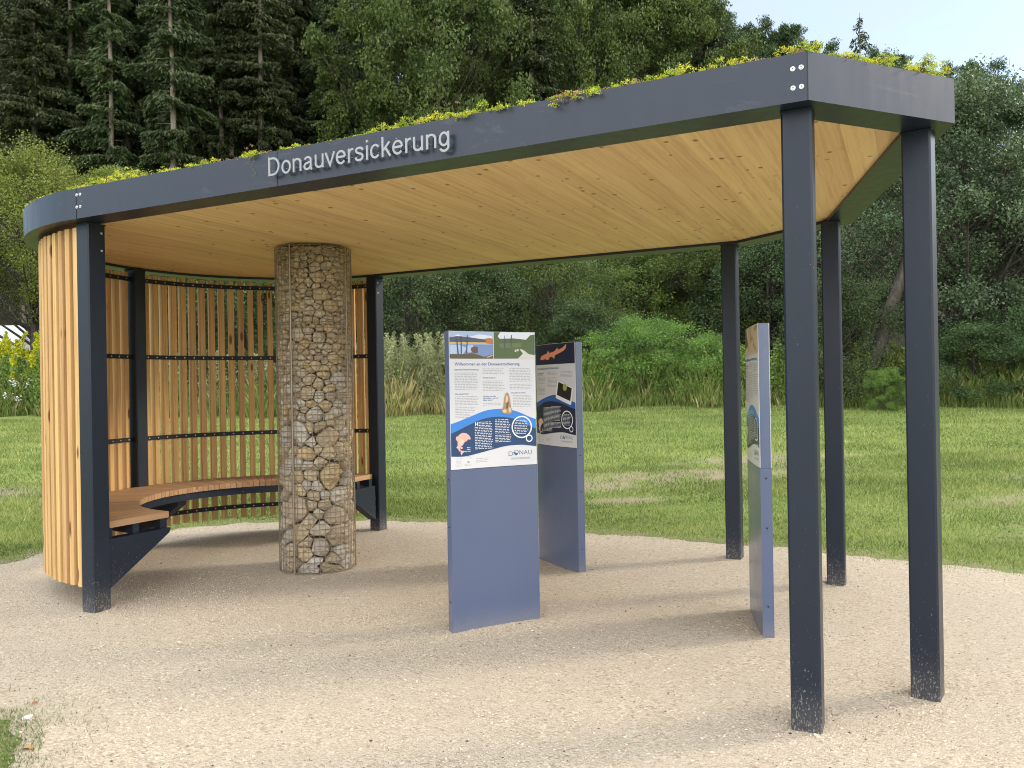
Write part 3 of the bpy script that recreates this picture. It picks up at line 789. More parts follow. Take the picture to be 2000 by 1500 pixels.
    while z<HT: ringw(z+random.uniform(-.001,.001),GR,wr); z+=.0425
    for z in (.27,.83,1.385,1.94,2.49): ringw(z+.009,GR+.003,wr*1.2)
    nv=44
    for i in range(nv):
        a=2*PI*i/nv; c,s=math.cos(a),math.sin(a); bb.tube([((GR+.0035)*c,(GR+.0035)*s,0),((GR+.0035)*c,(GR+.0035)*s,HT)],wr,4)
    bb.build('wire_cage',M['wire'],GB)
    va=math.atan2(-gw.y,-gw.x)
    for off,w in ((-.62,.007),(.95,.004)):
        bb=MB(); a=va+off; 
        c,s=math.cos(a),math.sin(a); bb.tube([((GR+.009)*c,(GR+.009)*s,0),((GR+.009)*c,(GR+.009)*s,HT)],w,6); bb.build('cage_joint',M['wire'],GB)
gabion()

# ------------------------------------------------------------------ information signs
def sign(name,label,A,B,sag,variant,head):
    """A: left end of the seen face, B: right end (uv)"""
    a=W(*A); b_=W(*B); d=b_-a; w=d.length; ang=math.atan2(d.y,d.x); T=.062
    mid=(a+b_)/2; nrm=Vector((-math.sin(ang),math.cos(ang),0)) # away from the camera
    root=empty('information_sign',mid+nrm*(T/2),ang,label,'sign')
    HS=1.772; PB=.956
    def cy(x): return sag*(1-(2*x/w)**2)
    def slab(x0,x1,z0,z1,yf,yb,name,mats,parent=root,n=14):
        bb=MB(); v=[];f=[]
        for i in range(n+1):
            x=x0+(x1-x0)*i/n; c=cy(x); v+=[(x,c+yf,z0),(x,c+yb,z0),(x,c+yb,z1),(x,c+yf,z1)]
        f=[(0,3,2,1),(4*n,4*n+1,4*n+2,4*n+3)]
        for i in range(n):
            for j in range(4): q=(j+1)%4; f.append((4*i+j,4*i+q,4*i+4+q,4*i+4+j))
        bb.add(v,f); return bb.build(name,mats,parent)
    slab(-w/2,w/2,0,PB-.001,-T/2,T/2,'lower_body',M['blue'])
    slab(-w/2,w/2,PB,HS,-T/2+.004,T/2-.004,'upper_body',M['blue'])
    back=slab(-w/2+.004,w/2-.004,PB+.002,HS,T/2-.0035,T/2+.0005,'rear_panel',M['panel'])
    front=slab(-w/2+.004,w/2-.004,PB+.002,HS,-T/2-.0005,-T/2+.0035,'front_panel',M['panel'] if variant!=2 else M['panel'])
    X0,X1=-w/2+.006,w/2-.006; PW=X1-X0; PH=HS-.002-(PB+.004)
    lay=[0]
    def mp(x,y): return X0+x*PW, HS-.002-y*PH
    def put(name,polys,mat,off,lab=None,thick=False):
        """polys: list of (verts2d [(x,y) panel fractions], faces)"""
        bb=MB()
        for P,F_ in polys:
            v=[]
            for x,y in P:
                X,Z=mp(x,y); v.append((X,cy(X)-T/2-.0005-off*.0006,Z))
            bb.add(v,F_)
        o=bb.build(name,mat,front)
        if lab: o['label']=lab
        return o
    def each(name,items,mat,off):
        for it in items: put(name,[it],mat,off)
    def rect(x0,y0,x1,y1,n=None):
        n=n or max(1,int((x1-x0)*10)); P=[];F_=[]
        for i in range(n+1): x=x0+(x1-x0)*i/n; P+=[(x,y1),(x,y0)]
        for i in range(n): F_.append((2*i,2*i+2,2*i+3,2*i+1))
        return P,F_
    def band(top,bot,n=40,x0=0.,x1=1.):
        P=[];F_=[]
        for i in range(n+1): x=x0+(x1-x0)*i/n; P+=[(x,bot(x)),(x,top(x))]
        for i in range(n): F_.append((2*i,2*i+2,2*i+3,2*i+1))
        return P,F_
    asp=PW/PH
    def poly(pts):
        xs=[q[0] for q in pts]; x0,x1=min(xs),max(xs); n=max(10,int((x1-x0)/.012)); P=[];F_=[]; m=len(pts)
        def cuts(x):
            y=[]
            for i in range(m):
                a,c=pts[i],pts[(i+1)%m]
                if (a[0]>x)!=(c[0]>x): y.append(a[1]+(c[1]-a[1])*(x-a[0])/(c[0]-a[0]))
            return sorted(y)
        for i in range(n):
            xa=x0+(x1-x0)*(i+.02)/n; xb=x0+(x1-x0)*(i+.98)/n; ya,yb=cuts(xa),cuts(xb)
            if len(ya)!=len(yb): ya=yb=cuts((xa+xb)/2)
            xa-=(x1-x0)*.02/n; xb+=(x1-x0)*.02/n
            for k in range(0,len(ya)-1,2):
                q=len(P); P+=[(xa,ya[k+1]),(xb,yb[k+1]),(xb,yb[k]),(xa,ya[k])]; F_.append((q,q+1,q+2,q+3))
        return P,F_
    def disc(cx,cy_,r,n=28): return poly([(cx+r*math.cos(2*PI*i/n),cy_-r*asp*math.sin(2*PI*i/n)) for i in range(n)])
    def annulus(cx,cy_,r0,r1,n=40,a0=0,a1=2*PI):
        P=[];F_=[]
        for i in range(n+1):
            a=a0+(a1-a0)*i/n; c,s=math.cos(a),math.sin(a); P+=[(cx+r1*c,cy_-r1*asp*s),(cx+r0*c,cy_-r0*asp*s)]
        for i in range(n): F_.append((2*i,2*i+2,2*i+3,2*i+1))
        return P,F_
    def txt(s,x0,x1,yb,cap,ref='H',off=0.0):
        co,fs=fitted(s,x0,x1,0,1,ref,offset=off)
        return [(float(c[0]),yb-float(c[1])*cap) for c in co],fs
    def para(x0,x1,y0,y1,lh,h,rgm,ragged=.12):
        out=[]; y=y0
        while y<y1-lh*.3:
            xe=x1-rgm.random()*ragged*(x1-x0); x=x0
            while x<xe-.008:
                wl=rgm.uniform(.012,.045); e=min(x+wl,xe); out.append(rect(x,y,e,y+h*.62,1)); x=e+.009
            y+=lh
        return out
    rg=random.Random(variant*7+3)
    ip=lambda tbl:(lambda x:float(np.interp(x,[q[0] for q in tbl],[q[1] for q in tbl])))
    def sm(tbl):
        xs=[q[0] for q in tbl]; ys=[q[1] for q in tbl]
        def f(x):
            s=0;ws=0
            for k in range(-4,5):
                w_=math.exp(-(k/2.4)**2); s+=w_*np.interp(min(max(x+k*.03,0),1),xs,ys); ws+=w_
            return float(s/ws)
        return f
    topL=sm([(0,.675),(.2,.63),(.42,.578),(.6,.57),(.78,.592),(1,.665)])
    topD=sm([(0,.745),(.15,.70),(.38,.640),(.55,.628),(.7,.64),(.85,.675),(1,.74)])
    botD=sm([(0,.905),(.15,.915),(.4,.885),(.65,.850),(.85,.848),(1,.868)])
    if variant==2:
        topL=sm([(0,.585),(.25,.535),(.5,.50),(.65,.50),(.85,.535),(1,.58)]); topD=sm([(0,.64),(.25,.575),(.45,.56),(.7,.575),(1,.64)]); botD=sm([(0,.888),(.2,.905),(.5,.875),(.75,.86),(1,.885)])
    wave=put('blue_wave',[band(topL,topD)],M['p_lblue' if variant!=2 else 'p_mblue'],1)
    put('navy_field',[band(topD,botD)],M['p_navy' if variant==1 else 'p_navy2'],2)
    # pictures
    if variant==1:
        pic=put('lake_photo',[rect(0,0,.512,.198)],M['p_sky'],1)
        def sub(poly_,m,o,nm): 
            each(nm[:-1] if nm.endswith('poles') else nm,poly_,M['p_'+m],o)
        sub([poly([(0,.05),(.1,.022),(.22,.04),(.35,.018),(.5,.03),(.512,.05),(.512,.06),(.3,.055),(.1,.07),(0,.07)])],'cloud',2,'lake_clouds')
        sub([poly([(0,.045),(.08,.035),(.2,.038),(.34,.05),(.512,.062),(.512,.09),(0,.085)][::-1])],'hillp',3,'lake_hill')
        sub([rect(0,.078,.512,.09)],'gold',4,'lake_shore'); sub([poly([(.42,.05),(.47,.045),(.512,.05),(.512,.092),(.43,.085)][::-1])],'rust',5,'autumn_trees')
        sub([rect(0,.095,.512,.19)],'water',3,'lake_water'); sub([poly([(0,.098),(.12,.098),(.2,.12),(.16,.165),(0,.172)][::-1]),poly([(.2,.1),(.28,.1),(.26,.15),(.21,.155)][::-1])],'waterl',4,'lake_reflection')
        sub([poly([(0,.165),(.15,.165),(.25,.158),(.33,.168),(.4,.185),(.512,.165),(.512,.198),(0,.198)][::-1])],'soil',5,'lake_bank')
        sub([poly([(.25,.12),(.29,.108),(.33,.112),(.33,.155),(.28,.16),(.25,.14)][::-1])],'rockd',6,'lake_stump')
        sub([poly([(.42,.188),(.512,.168),(.512,.176),(.45,.19)][::-1])],'tan',7,'sand')
        sub([poly([(.078,.058),(.09,.056),(.105,.165),(.09,.166)][::-1]),poly([(.132,.03),(.14,.03),(.142,.162),(.128,.162)][::-1]),poly([(.208,.026),(.216,.026),(.203,.16),(.192,.16)][::-1])],'postp',8,'lake_poles')
        put('valley_photo',[rect(.522,0,1,.198)],M['p_cloud'],1)
        sub([poly([(.522,0),(.6,0),(.57,.03),(.59,.05),(.75,.045),(.9,.055),(.95,.02),(1,.015),(1,.198),(.522,.198)][::-1])],'green',2,'valley_woods')
        sub([poly([(.58,.085),(.85,.08),(.84,.11),(.6,.12)][::-1])],'green2',3,'valley_meadow')
        sub([poly([(.82,.125),(.86,.13),(.93,.165),(1,.172),(1,.198),(.8,.198),(.86,.16)][::-1]),rect(.765,.13,.785,.148),rect(.79,.126,.81,.142)],'path',4,'valley_path')
        sub([poly([(.725,.02),(.735,.02),(.728,.11),(.718,.11)][::-1]),poly([(.645,.025),(.65,.025),(.65,.12),(.643,.12)][::-1])],'postp',5,'valley_poles')
    elif variant==2:
        put('fish_photo',[rect(0,0,1,.2)],M['p_navy2'],1)
        body=[(.16,.135),(.20,.11),(.32,.095),(.5,.082),(.66,.062),(.76,.045),(.84,.012),(.835,.05),(.78,.075),(.66,.10),(.5,.125),(.34,.142),(.22,.15),(.17,.148)]
        put('cave_fish',[poly(body[::-1]),poly([(.36,.095),(.40,.062),(.44,.09)][::-1]),poly([(.56,.078),(.64,.04),(.66,.065)][::-1]),poly([(.5,.122),(.56,.15),(.58,.112)][::-1]),poly([(.32,.14),(.36,.155),(.44,.148),(.40,.13)][::-1])],M['p_ofish'],2)
        put('snapshot_frame',[poly([(.63,.36),(.96,.435),(.92,.60),(.585,.53)][::-1])],M['p_pw'],4); put('snapshot',[poly([(.655,.372),(.94,.438),(.905,.56),(.615,.50)][::-1])],M['p_dark'],5); put('snapshot_glow',[disc(.80,.43,.045,12)],M['p_glow'],6)
    else:
        put('cave_photo',[rect(0,0,1,.2)],M['p_tan'],1)
        put('cave_rock',[poly([(0,0),(.18,0),(.22,.07),(.30,.12),(.25,.16),(.4,.2),(0,.2)][::-1])],M['p_rockd'],2)
        put('cave_light',[poly([(.18,.01),(.42,.02),(.4,.08),(.26,.09)][::-1]),poly([(.0,.165),(.25,.14),(.42,.17),(.4,.2),(0,.2)][::-1])],M['p_rockl'],3)
        put('cave_map_line',[poly([(.78,.02),(.95,.0),(.97,.03),(.80,.045)][::-1]),poly([(.6,.08),(.66,.07),(.7,.1),(.64,.11)][::-1]),poly([(.75,.12),(.9,.17),(.88,.185),(.73,.14)][::-1]),poly([(.5,.0),(.54,.0),(.53,.12),(.5,.12)][::-1])],M['p_rock'],3)
    put('heading',[txt(head,.055,.82 if variant==1 else .66 if variant==2 else .93,.248,.0215,off=.012)],M['p_head'],1,'blue heading reading '+head)
    H3=[]
    P3=[]
    if variant==1:
        H3=[txt('Faszination Donauversickerung',.055,.335,.284,.0115,off=.01),txt('Was passiert hier?',.055,.215,.461,.0115,off=.01),txt('Warum ist das so?',.385,.535,.345,.0115,off=.01),
            txt('Wo kann man dies',.385,.535,.483,.0115,off=.01),txt('denn sehen - und vor',.385,.565,.497,.0115,off=.01),txt('allem wann?',.385,.495,.511,.0115,off=.01),txt('Wie geht es weiter?',.715,.885,.461,.0115,off=.01)]
        for a in ((.055,.335,.302,.425),(.055,.335,.474,.54),(.055,.31,.553,.60),(.055,.24,.602,.64),(.385,.645,.272,.312),(.385,.65,.362,.437),(.385,.60,.528,.555),(.70,.965,.272,.374),(.70,.965,.39,.43),(.735,.965,.474,.568)): P3.append(para(*a,.0118,.0062,rg))
    else:
        y0=.29
        H3=[txt('Der seltene Fisch' if variant==2 else 'Der Weg des',.05,.27,y0,.012,off=.01),txt('in der Höhle' if variant==2 else 'Wassers',.05,.22,y0+.016,.012,off=.01)]
        for a in ((.05,.32,.32,.39),(.05,.30,.42,.50),(.37,.64,.275,.31),(.37,.64,.33,.43),(.70,.96,.275,.34)): P3.append(para(*a,.0125,.0062,rg))
        if variant==3:
            for a in ((.05,.32,.50,.56),(.37,.64,.44,.53),(.70,.96,.35,.50)): P3.append(para(*a,.0125,.0062,rg))
    for q in H3: put('subheading',[q],M['p_head'],1)
    for q in P3: put('paragraph',q,M['p_grey'],1)
    if variant==1:
        put('rock_picture',[poly([(.665,.447),(.685,.462),(.71,.52),(.705,.555),(.725,.585),(.715,.612),(.69,.618),(.64,.612),(.60,.60),(.595,.585),(.62,.565),(.625,.51),(.645,.465)][::-1])],M['p_rock'],4)
        each('rock_highlight',[poly([(.655,.47),(.68,.49),(.665,.53),(.645,.52)][::-1]),poly([(.61,.585),(.65,.575),(.66,.60),(.62,.605)][::-1]),poly([(.68,.56),(.71,.57),(.71,.60),(.685,.60)][::-1])],M['p_rockl'],5)
        put('rock_shadow',[poly([(.66,.53),(.685,.52),(.675,.57),(.65,.575)][::-1])],M['p_rockd'],5)
    X=[]
    y0=.665 if variant==1 else .625
    X.append(para(.325 if variant==1 else .30,.49,y0,y0+.03,.0122,.006,rg))
    X.append(para(.28 if variant==1 else .24,.495,y0+.036,.868,.0122,.006,rg,.08))
    X+=[para(.52 if variant==1 else .47,.70,y0-.012,.755,.0122,.006,rg,.1),para(.52 if variant==1 else .47,.72,.768,.832,.0122,.006,rg,.1)]
    fy=0 if variant==1 else 0
    Y=[txt({1:'H',2:'K',3:'D'}[variant],.285 if variant==1 else .25,.318 if variant==1 else .28,y0+.027,.025,off=.02)]
    Y+=[txt('Mehr',.185,.225,.852,.0085,off=.015),txt('Infos',.185,.225,.866,.0085,off=.015),txt('für Kids',.165,.225,.880,.0085,off=.015)]
    cxx,cyy=(.832,.715) if variant==1 else (.83,.74)
    Z_=[annulus(cxx,cyy,.105,.119),annulus(cxx+.085,cyy+.088,.028,.039)]
    bt=[]
    for k in range(9):
        yy=cyy-.052+k*.0125; hw_=.088*math.sqrt(max(.05,1-((yy-cyy)/(.075))**2)); bt+=para(cxx-hw_,cxx+hw_,yy,yy+.01,.0122,.0058,rg,.15)
    X.append(bt)
    for q in X: put('white_paragraph',q,M['p_pw'],4)
    each('white_caption',Y,M['p_pw'],4); each('bubble_ring',Z_,M['p_pw'],4)
    # drawn fish
    fb=[(.075,.775),(.09,.752),(.13,.738),(.18,.742),(.215,.760),(.232,.785),(.222,.792),(.20,.785),(.185,.80),(.16,.805),(.135,.83),(.115,.835),(.10,.855),(.105,.875),(.085,.868),(.075,.83)]
    put('drawn_fish',[poly(fb[::-1]),poly([(.10,.862),(.125,.868),(.17,.872),(.135,.885),(.115,.905),(.108,.875)][::-1]),poly([(.075,.80),(.055,.785),(.058,.765),(.08,.76)][::-1])],M['p_fish'],4)
    put('fish_belly',[poly([(.10,.79),(.14,.782),(.15,.80),(.12,.825),(.10,.82)][::-1]),disc(.072,.842,.011,10),disc(.122,.848,.011,10)],M['p_fishl'],5)
    # footer
    for q in (para(.06,.13,.924,.985,.009,.0035,rg),para(.155,.245,.968,.985,.009,.0035,rg),para(.29,.44,.932,.972,.0125,.005,rg)): put('footer_text',q,M['p_grey'],1)
    ft=[annulus(.205,.938,.03,.034,14,.3,2.2),poly([(.185,.948),(.215,.948),(.21,.962),(.19,.962)][::-1])]
    each('footer_emblem',ft,M['p_grey'],1)
    lg=[txt('D',.675,.728,.929,.0335,off=-.012),txt('NAU',.802,.945,.924,.0335,'N',off=-.012),annulus(.763,.908,.026,.030,26,-.1,3.3),txt('VERSICKERUNG',.70,.925,.957,.013,'E',off=-.008)]
    put('logo',lg,M['p_ink'],1,'dark logo lettering DONAU VERSICKERUNG'); put('logo_wave',[poly([(.737,.905),(.748,.898),(.762,.910),(.786,.908),(.780,.922),(.763,.929),(.745,.922)][::-1])],M['p_mblue'],2)
    for z in (.90,.62,.18):
        for sx in (-1,1):
            bb=MB(); bb.tube([(sx*w/2,cy(w/2),z),(sx*(w/2+.003),cy(w/2),z)],.005,8); bb.build('screw',M['black'],root)
    return root
sign('information_sign','tall blue sign nearest the gabion headed Willkommen an der Donauversickerung with lake photos',(2.363,.561),(2.703,1.038),.018,1,'Willkommen an der Donauversickerung')
sign('information_sign','tall blue sign with an orange cave fish picture on black, behind the welcome sign',(1.985,2.615),(2.482,2.252),-.026,2,'Der sensationelle Höhlenfisch')
sign('information_sign','narrow edge-on blue sign with tan cave picture beside the slim rear post',(3.845,1.735),(4.012,1.183),-.006,3,'Versinkung und Versickerung')

# ------------------------------------------------------------------ small litter
def pebble_thing(name,px,py,dep,s,mat,label,cat,flatn=.5,seed=0):
    r=np.random.default_rng(seed); p=at(px,py,dep); p.z=zgs(p.x,p.y)+s*flatn*.6
    v=IV*(1+r.uniform(-.25,.25,(12,1)))*np.array([s*1.5,s,s*flatn]); b=MB(); b.add(v,[tuple(f) for f in IF],0,(0,0,0,.9)); o=b.build(name,mat,None,p,r.uniform(0,3)); tag(o,label,cat)
pebble_thing('pale_stone',54,1409,3.59,.022,flat('pale_pink_stone',(.62,.55,.50),.7),'pale pinkish flat stone lying by the grass tuft on the gravel','stone',.4,3)
def dryleaf(px,py,dep,s,label,col,seed):
    r=np.random.default_rng(seed); p=at(px,py,dep); p.z=zgs(p.x,p.y)+.007
    b=MB(); pts=[(0,-1,0),(.45,-.5,.12),(.5,.1,.25),(.25,.7,.1),(0,1.1,.0),(-.3,.65,.15),(-.5,.05,.3),(-.4,-.6,.1)]
    v=[(x*s,y*s,z*s) for x,y,z in pts]+[(0,0,.02*s)]; f=[(i,(i+1)%8,8) for i in range(8)]; b.add(v,f); o=b.build('dry_leaf',flat('leaf_'+str(seed),col,.7),None,p,r.uniform(0,6)); tag(o,label,'leaf')
dryleaf(68,1363,3.75,.02,'small reddish brown leaf on open gravel above the pale stone',(.35,.12,.06),1)
dryleaf(54,1452,3.27,.03,'orange-brown crumpled leaf at the edge of the grass tuft',(.40,.20,.08),2)

# ------------------------------------------------------------------ trees
def tree_mesh_decid(seed,Ht,rad,crown0,leafN,lsize,nclump=70,shape=1.0,flat_=.75,thick=.16,lean=(0,0)):
    """returns (leaf mesh, trunk mesh) ; base at origin"""
    r=np.random.default_rng(seed)
    def axis(t): return np.array([lean[0]*t*t,lean[1]*t*t,Ht*t])
    cl=[]
    for i in range(nclump):
        t=r.uniform(0,1)**.8; z=crown0+(1-crown0)*t
        prof=(math.sin(PI*min(1,(t*.86+.12)))**.65)*shape
        a=r.uniform(0,2*PI); rr_=rad*prof*math.sqrt(r.uniform(.12,1))*r.uniform(.8,1.18)
        c=axis(z)+np.array([math.cos(a)*rr_,math.sin(a)*rr_,r.normal()*.03*Ht]); cl.append((c,z,a,rr_))
    tops=[(axis(1.0)*np.array([1,1,.97]),.98,0,0)]+[(axis(1.0)+np.array([r.normal()*rad*.3,r.normal()*rad*.3,-Ht*.06*r.random()]),.94,0,0) for _ in range(3)]
    cl+=tops
    Vs=[];T=[]; per=leafN//len(cl)
    b=MB(); zz=np.linspace(0,.95,8); b.tube([tuple(axis(t)+(r.normal(size=3)*np.array([.02,.02,0])*rad*.5 if 0<t else 0)) for t in zz],[thick*(1-t*.85)+.01 for t in zz],7)
    for (c,z,a,rr_) in cl:
        cr=rad*(r.uniform(.12,.27) if Ht>6 else r.uniform(.2,.34)); k=int(per*r.uniform(.6,1.4))
        g=r.normal(size=(k,3)); g/=np.linalg.norm(g,axis=1)[:,None]; g*=(r.random((k,1))**.45)
        # sub-sprays
        ns=max(3,k//60); sp=r.normal(size=(ns,3)); sp/=np.linalg.norm(sp,axis=1)[:,None]; idx=r.integers(0,ns,k)
        C=c+ (g*.45+sp[idx]*.75*(r.random((k,1))**.5))*np.array([cr,cr,cr*flat_])
        out=C-c; Vs.append(leaf_quads(C,r.uniform(.6,1.3,k)*lsize,r,1.7,.5,out/(cr+1e-6)*.6+np.array([0,0,-.15]),.7))
        T.append(np.clip(r.normal(.45,.2,k)+r.normal()*.12,0,1))
        zs=max(.12,z-rr_/Ht*.7-.05*r.random()); p0=axis(min(zs,.93)); p1=(p0+c)/2+np.array([0,0,-.04*Ht*r.random()])
        w=thick*.28*(1-zs)+.012; b.tube([tuple(p0),tuple(p1),tuple(c)],[w,w*.6,.006],4,cap=False)
        for _ in range(2):
            e=c+r.normal(size=3)*cr*.6; b.tube([tuple(p1*.3+c*.7),tuple(e)],[w*.35,.004],3,cap=False)
    return quads('crown',np.concatenate(Vs),np.concatenate(T),[M['decid']]),b.mesh('trunk',[M['barkd']],True)
def tree_mesh_spruce(seed,Ht,rad,bare,N,thick=.2,droop=.35,dens=1.0):
    r=np.random.default_rng(seed); Vs=[];T=[]
    b=MB(); zz=np.linspace(0,1,9); b.tube([(r.normal()*.03,r.normal()*.03,Ht*t) for t in zz],[thick*(1-t)+.015 for t in zz],7)
    z=bare*.35; br=[]
    while z<.99:
        nb=r.integers(3,6)
        for _ in range(nb):
            a=r.uniform(0,2*PI); t=(z-bare*.35)/(1-bare*.35)
            L=rad*(1-z)**.75*(1.15)*r.uniform(.6,1.1)*min(1,.35+ (t*3.5))
            br.append((z*Ht,a,L,z<bare))
        z+=.42/Ht*r.uniform(.7,1.3)/dens
    tot=sum(x[2] for x in br if not x[3])
    for (z0,a,L,dead) in br:
        s=np.linspace(0,1,5); dz=lambda q:(.10*q-droop*q*q+.12*droop*q**4)*L
        if dead and r.random()<.9:
            Ld=L*.55*r.uniform(.5,1); b.tube([(math.cos(a)*Ld*q,math.sin(a)*Ld*q,z0-.25*Ld*q) for q in (0,.5,1)],[.018,.012,.004],3,cap=False); 
            if r.random()<.6: continue
        b.tube([(math.cos(a)*L*q,math.sin(a)*L*q,z0+dz(q)) for q in s[:4]],[.022,.016,.012,.006],3,cap=False)
        k=max(6,int(N*L/tot*(.3 if dead else 1))); q=r.random(k)**.75; side=r.normal(size=k)*.17*L*(1.05-q)*1.5*.9
        C=np.stack([math.cos(a)*L*q-math.sin(a)*side,math.sin(a)*L*q+math.cos(a)*side,z0+(.10*q-droop*q*q+.12*droop*q**4)*L-np.abs(r.normal(size=k))*.16-np.abs(side)*.25],1)
        D=np.stack([math.cos(a)*.6+0*q-math.sin(a)*np.sign(side)*.5,math.sin(a)*.6+0*q+math.cos(a)*np.sign(side)*.5,-.75+0*q],1)
        Vs.append(leaf_quads(C,r.uniform(.6,1.3,k)*.25,r,3.6,.4,D,.35)); T.append(np.clip(r.normal(.4,.22,k)+r.normal()*.15,0,1))
    return quads('crown',np.concatenate(Vs),np.concatenate(T),[M['spruce']]),b.mesh('trunk',[M['barks']],True)

def setmat(me,mat):
    m=me.copy(); m.materials.clear(); m.materials.append(mat); return m
LIB={}
LIB['d1']=tree_mesh_decid(1,24,8.2,.20,64000,.27,120)
LIB['d2']=tree_mesh_decid(2,24,9.0,.14,64000,.27,115)
LIB['d3']=tree_mesh_decid(3,24,7.4,.28,56000,.27,95)
LIB['s1']=tree_mesh_spruce(11,24,3.1,.38,42000,.21)
LIB['s2']=tree_mesh_spruce(12,24,2.7,.50,36000,.19)
LIB['s3']=tree_mesh_spruce(13,24,3.6,.22,48000,.22)
LIB['s4']=tree_mesh_spruce(15,24,2.6,.80,26000,.17)
LIB['lone']=tree_mesh_spruce(14,14,2.3,.05,7000,.14,.25,1.2)
LIB['b1']=tree_mesh_decid(21,4,2.6,.02,42000,.072,95,1.1,.8,.06)
LIB['b2']=tree_mesh_decid(22,4,2.3,.02,40000,.072,85,1.1,.9,.06)
LIB['b3']=tree_mesh_decid(23,4,2.9,.0,44000,.070,120,1.15,.7,.05)
MC={}
def variant(key,mat):
    if (key,mat) not in MC: MC[(key,mat)]=setmat(LIB[key][0],M[mat])
    return MC[(key,mat)]
def place(name,key,mat,x,y,s,label,cat,group=None,rz=None,sxy=None,sink=.05,z=None):
    rz=random.uniform(0,6.28) if rz is None else rz
    e=empty(name,(x,y,(zgs(x,y) if z is None else z)-sink),rz,label,cat,group)
    sxy=s if sxy is None else sxy; e.scale=(sxy,sxy,s)
    c=link('crown' if cat in('tree',) else 'foliage',variant(key,mat),e); t=link('trunk' if cat=='tree' else 'stems',LIB[key][1],e)
    return e
def bypx(name,key,mat,px,depth,toppx,label,cat,wpx=None,group=None,rz=None):
    """tree whose axis is at pixel px at given depth and whose top reaches pixel row toppx"""
    base={'d':24,'s':24,'l':14,'b':4}[key[0]]; bw={'d1':8.2,'d2':9.0,'d3':7.4,'s1':3.1,'s2':2.7,'s3':3.6,'s4':2.6,'lone':2.3,'b1':2.6,'b2':2.3,'b3':2.9}[key]
    top=at(px,toppx,depth); z0=zgs(top.x,depth); s=(top.z-z0)/base
    sxy=s if wpx is None else (wpx/F*depth/2)/bw
    return place(name,key,mat,top.x,depth,s,label,cat,group,rz,sxy)

# shrubs and trees beyond the lawn, seen under and beside the roof
bypx('shrub','b1','dkleaf',790,23.5,505,'dense very dark green bush behind the silvery weeds, next to the rear wall post','shrub',300)
bypx('shrub','b2','dkleaf',930,24.5,520,'dark leafy bush rising behind the welcome sign','shrub',280)
bypx('shrub','b3','decid',1075,25.5,490,'tall mid green bush behind the fish sign with sunlit yellowish twigs','shrub',300)
bypx('shrub','b1','brite',1240,30,495,'light green bush high under the roof edge between fish sign and rear post','shrub',300)
bypx('shrub','b2','decid',1370,29,470,'green bush directly behind the slim rear post','shrub',260)
bypx('shrub','b3','brite',1255,21.8,628,'bright green mound of brambles rising from the meadow edge','shrub',300)
bypx('shrub','b2','dkleaf',1120,23.2,600,'low dark bush between the fish sign and the bright bramble mound','shrub',240)
bypx('shrub','b2','brite',1390,21.5,660,'lower bright green thicket right of the bramble mound','shrub',190)
bypx('shrub','b1','dkleaf',1500,27,470,'very dark shady bush between the rear posts behind the edge-on sign','shrub',300)
bypx('shrub','b3','dkleaf',1560,29,380,'broad dark bush filling the gap beside the big front post','shrub',360)
bypx('shrub','b1','dkleaf',330,25,470,'dark bush seen through the left half of the slat wall','shrub',420)
bypx('shrub','b2','dkleaf',480,23.5,500,'dark bush seen through the slats beside the gabion column','shrub',300)
bypx('shrub','b3','dkleaf',640,25,480,'dark bush hidden mostly behind the gabion column','shrub',320)
bypx('shrub','b2','brite',1735,17.2,722,'small light green broad-leaved shrub at the foot of the leaning trunk','shrub',90)
bypx('shrub','b3','dkleaf',2090,17.5,560,'dark undergrowth bush at the right border of the photo','shrub',300)
bypx('shrub','b2','dkleaf',1900,17.8,640,'dark undergrowth bush below the silvery green tree','shrub',260)
bypx('shrub','b2','dkleaf',1640,18.8,560,'dark bush between the big front post and the leaning trunk','shrub',220)
for i,(px,tp,dd) in enumerate(((700,470,31),(800,455,33),(905,450,32),(1010,452,34),(1110,448,33),(1215,450,34),(1320,440,35),(1420,430,34),(1520,400,33),(1620,380,34))):
    bypx('shrub',('b1','b2','b3')[i%3],'dkleaf',px,dd,tp,'dark shrub in the back row of the hedge under the spruces','shrub',380,group='dark shrubs in the back row of the hedge')
# big silvery tree at right, crown from own mesh
def bigtree(name,seed,px,depth,toppx,rad,c0,N,ls,mat,label,lean=(0,0),thick=.22,nc=120,group=None):
    top=at(px,toppx,depth); z0=zgs(top.x,depth); Ht=top.z-z0
    cm,tm=tree_mesh_decid(seed,Ht,rad,c0,N,ls,nc,1.05,.8,thick,lean)
    e=empty(name,(top.x,depth,z0-.05),0,label,'tree',group); cm.materials.clear(); cm.materials.append(M[mat]); link('crown',cm,e); link('trunk',tm,e); return e
bigtree('willow_tree',31,1880,20.5,190,3.5,.06,130000,.075,'willow','large silvery green willow filling the right side behind the front posts',nc=170)
bigtree('willow_tree',32,2080,21.5,300,3.2,.05,80000,.08,'willow','willow with bluish leaves cut off by the right border',nc=110)
bigtree('willow_tree',33,1670,27,300,3.2,.12,70000,.075,'dkleaf','darker tree behind the roof corner posts with a leaning trunk',nc=100)
bigtree('apple_tree',34,60,27,318,3.9,.44,90000,.075,'ylw','sunlit yellow-green tree left of the shelter wall',nc=110,thick=.16)
bigtree('apple_tree',35,225,28.5,335,3.2,.25,50000,.075,'ylw','yellow-green tree top peeping over the curved roof end',nc=80,thick=.13)
bigtree('hazel_tree',36,210,31,440,2.6,.08,50000,.075,'decid','shaded green bush tree under the sunlit yellow-green one',nc=80,thick=.12)
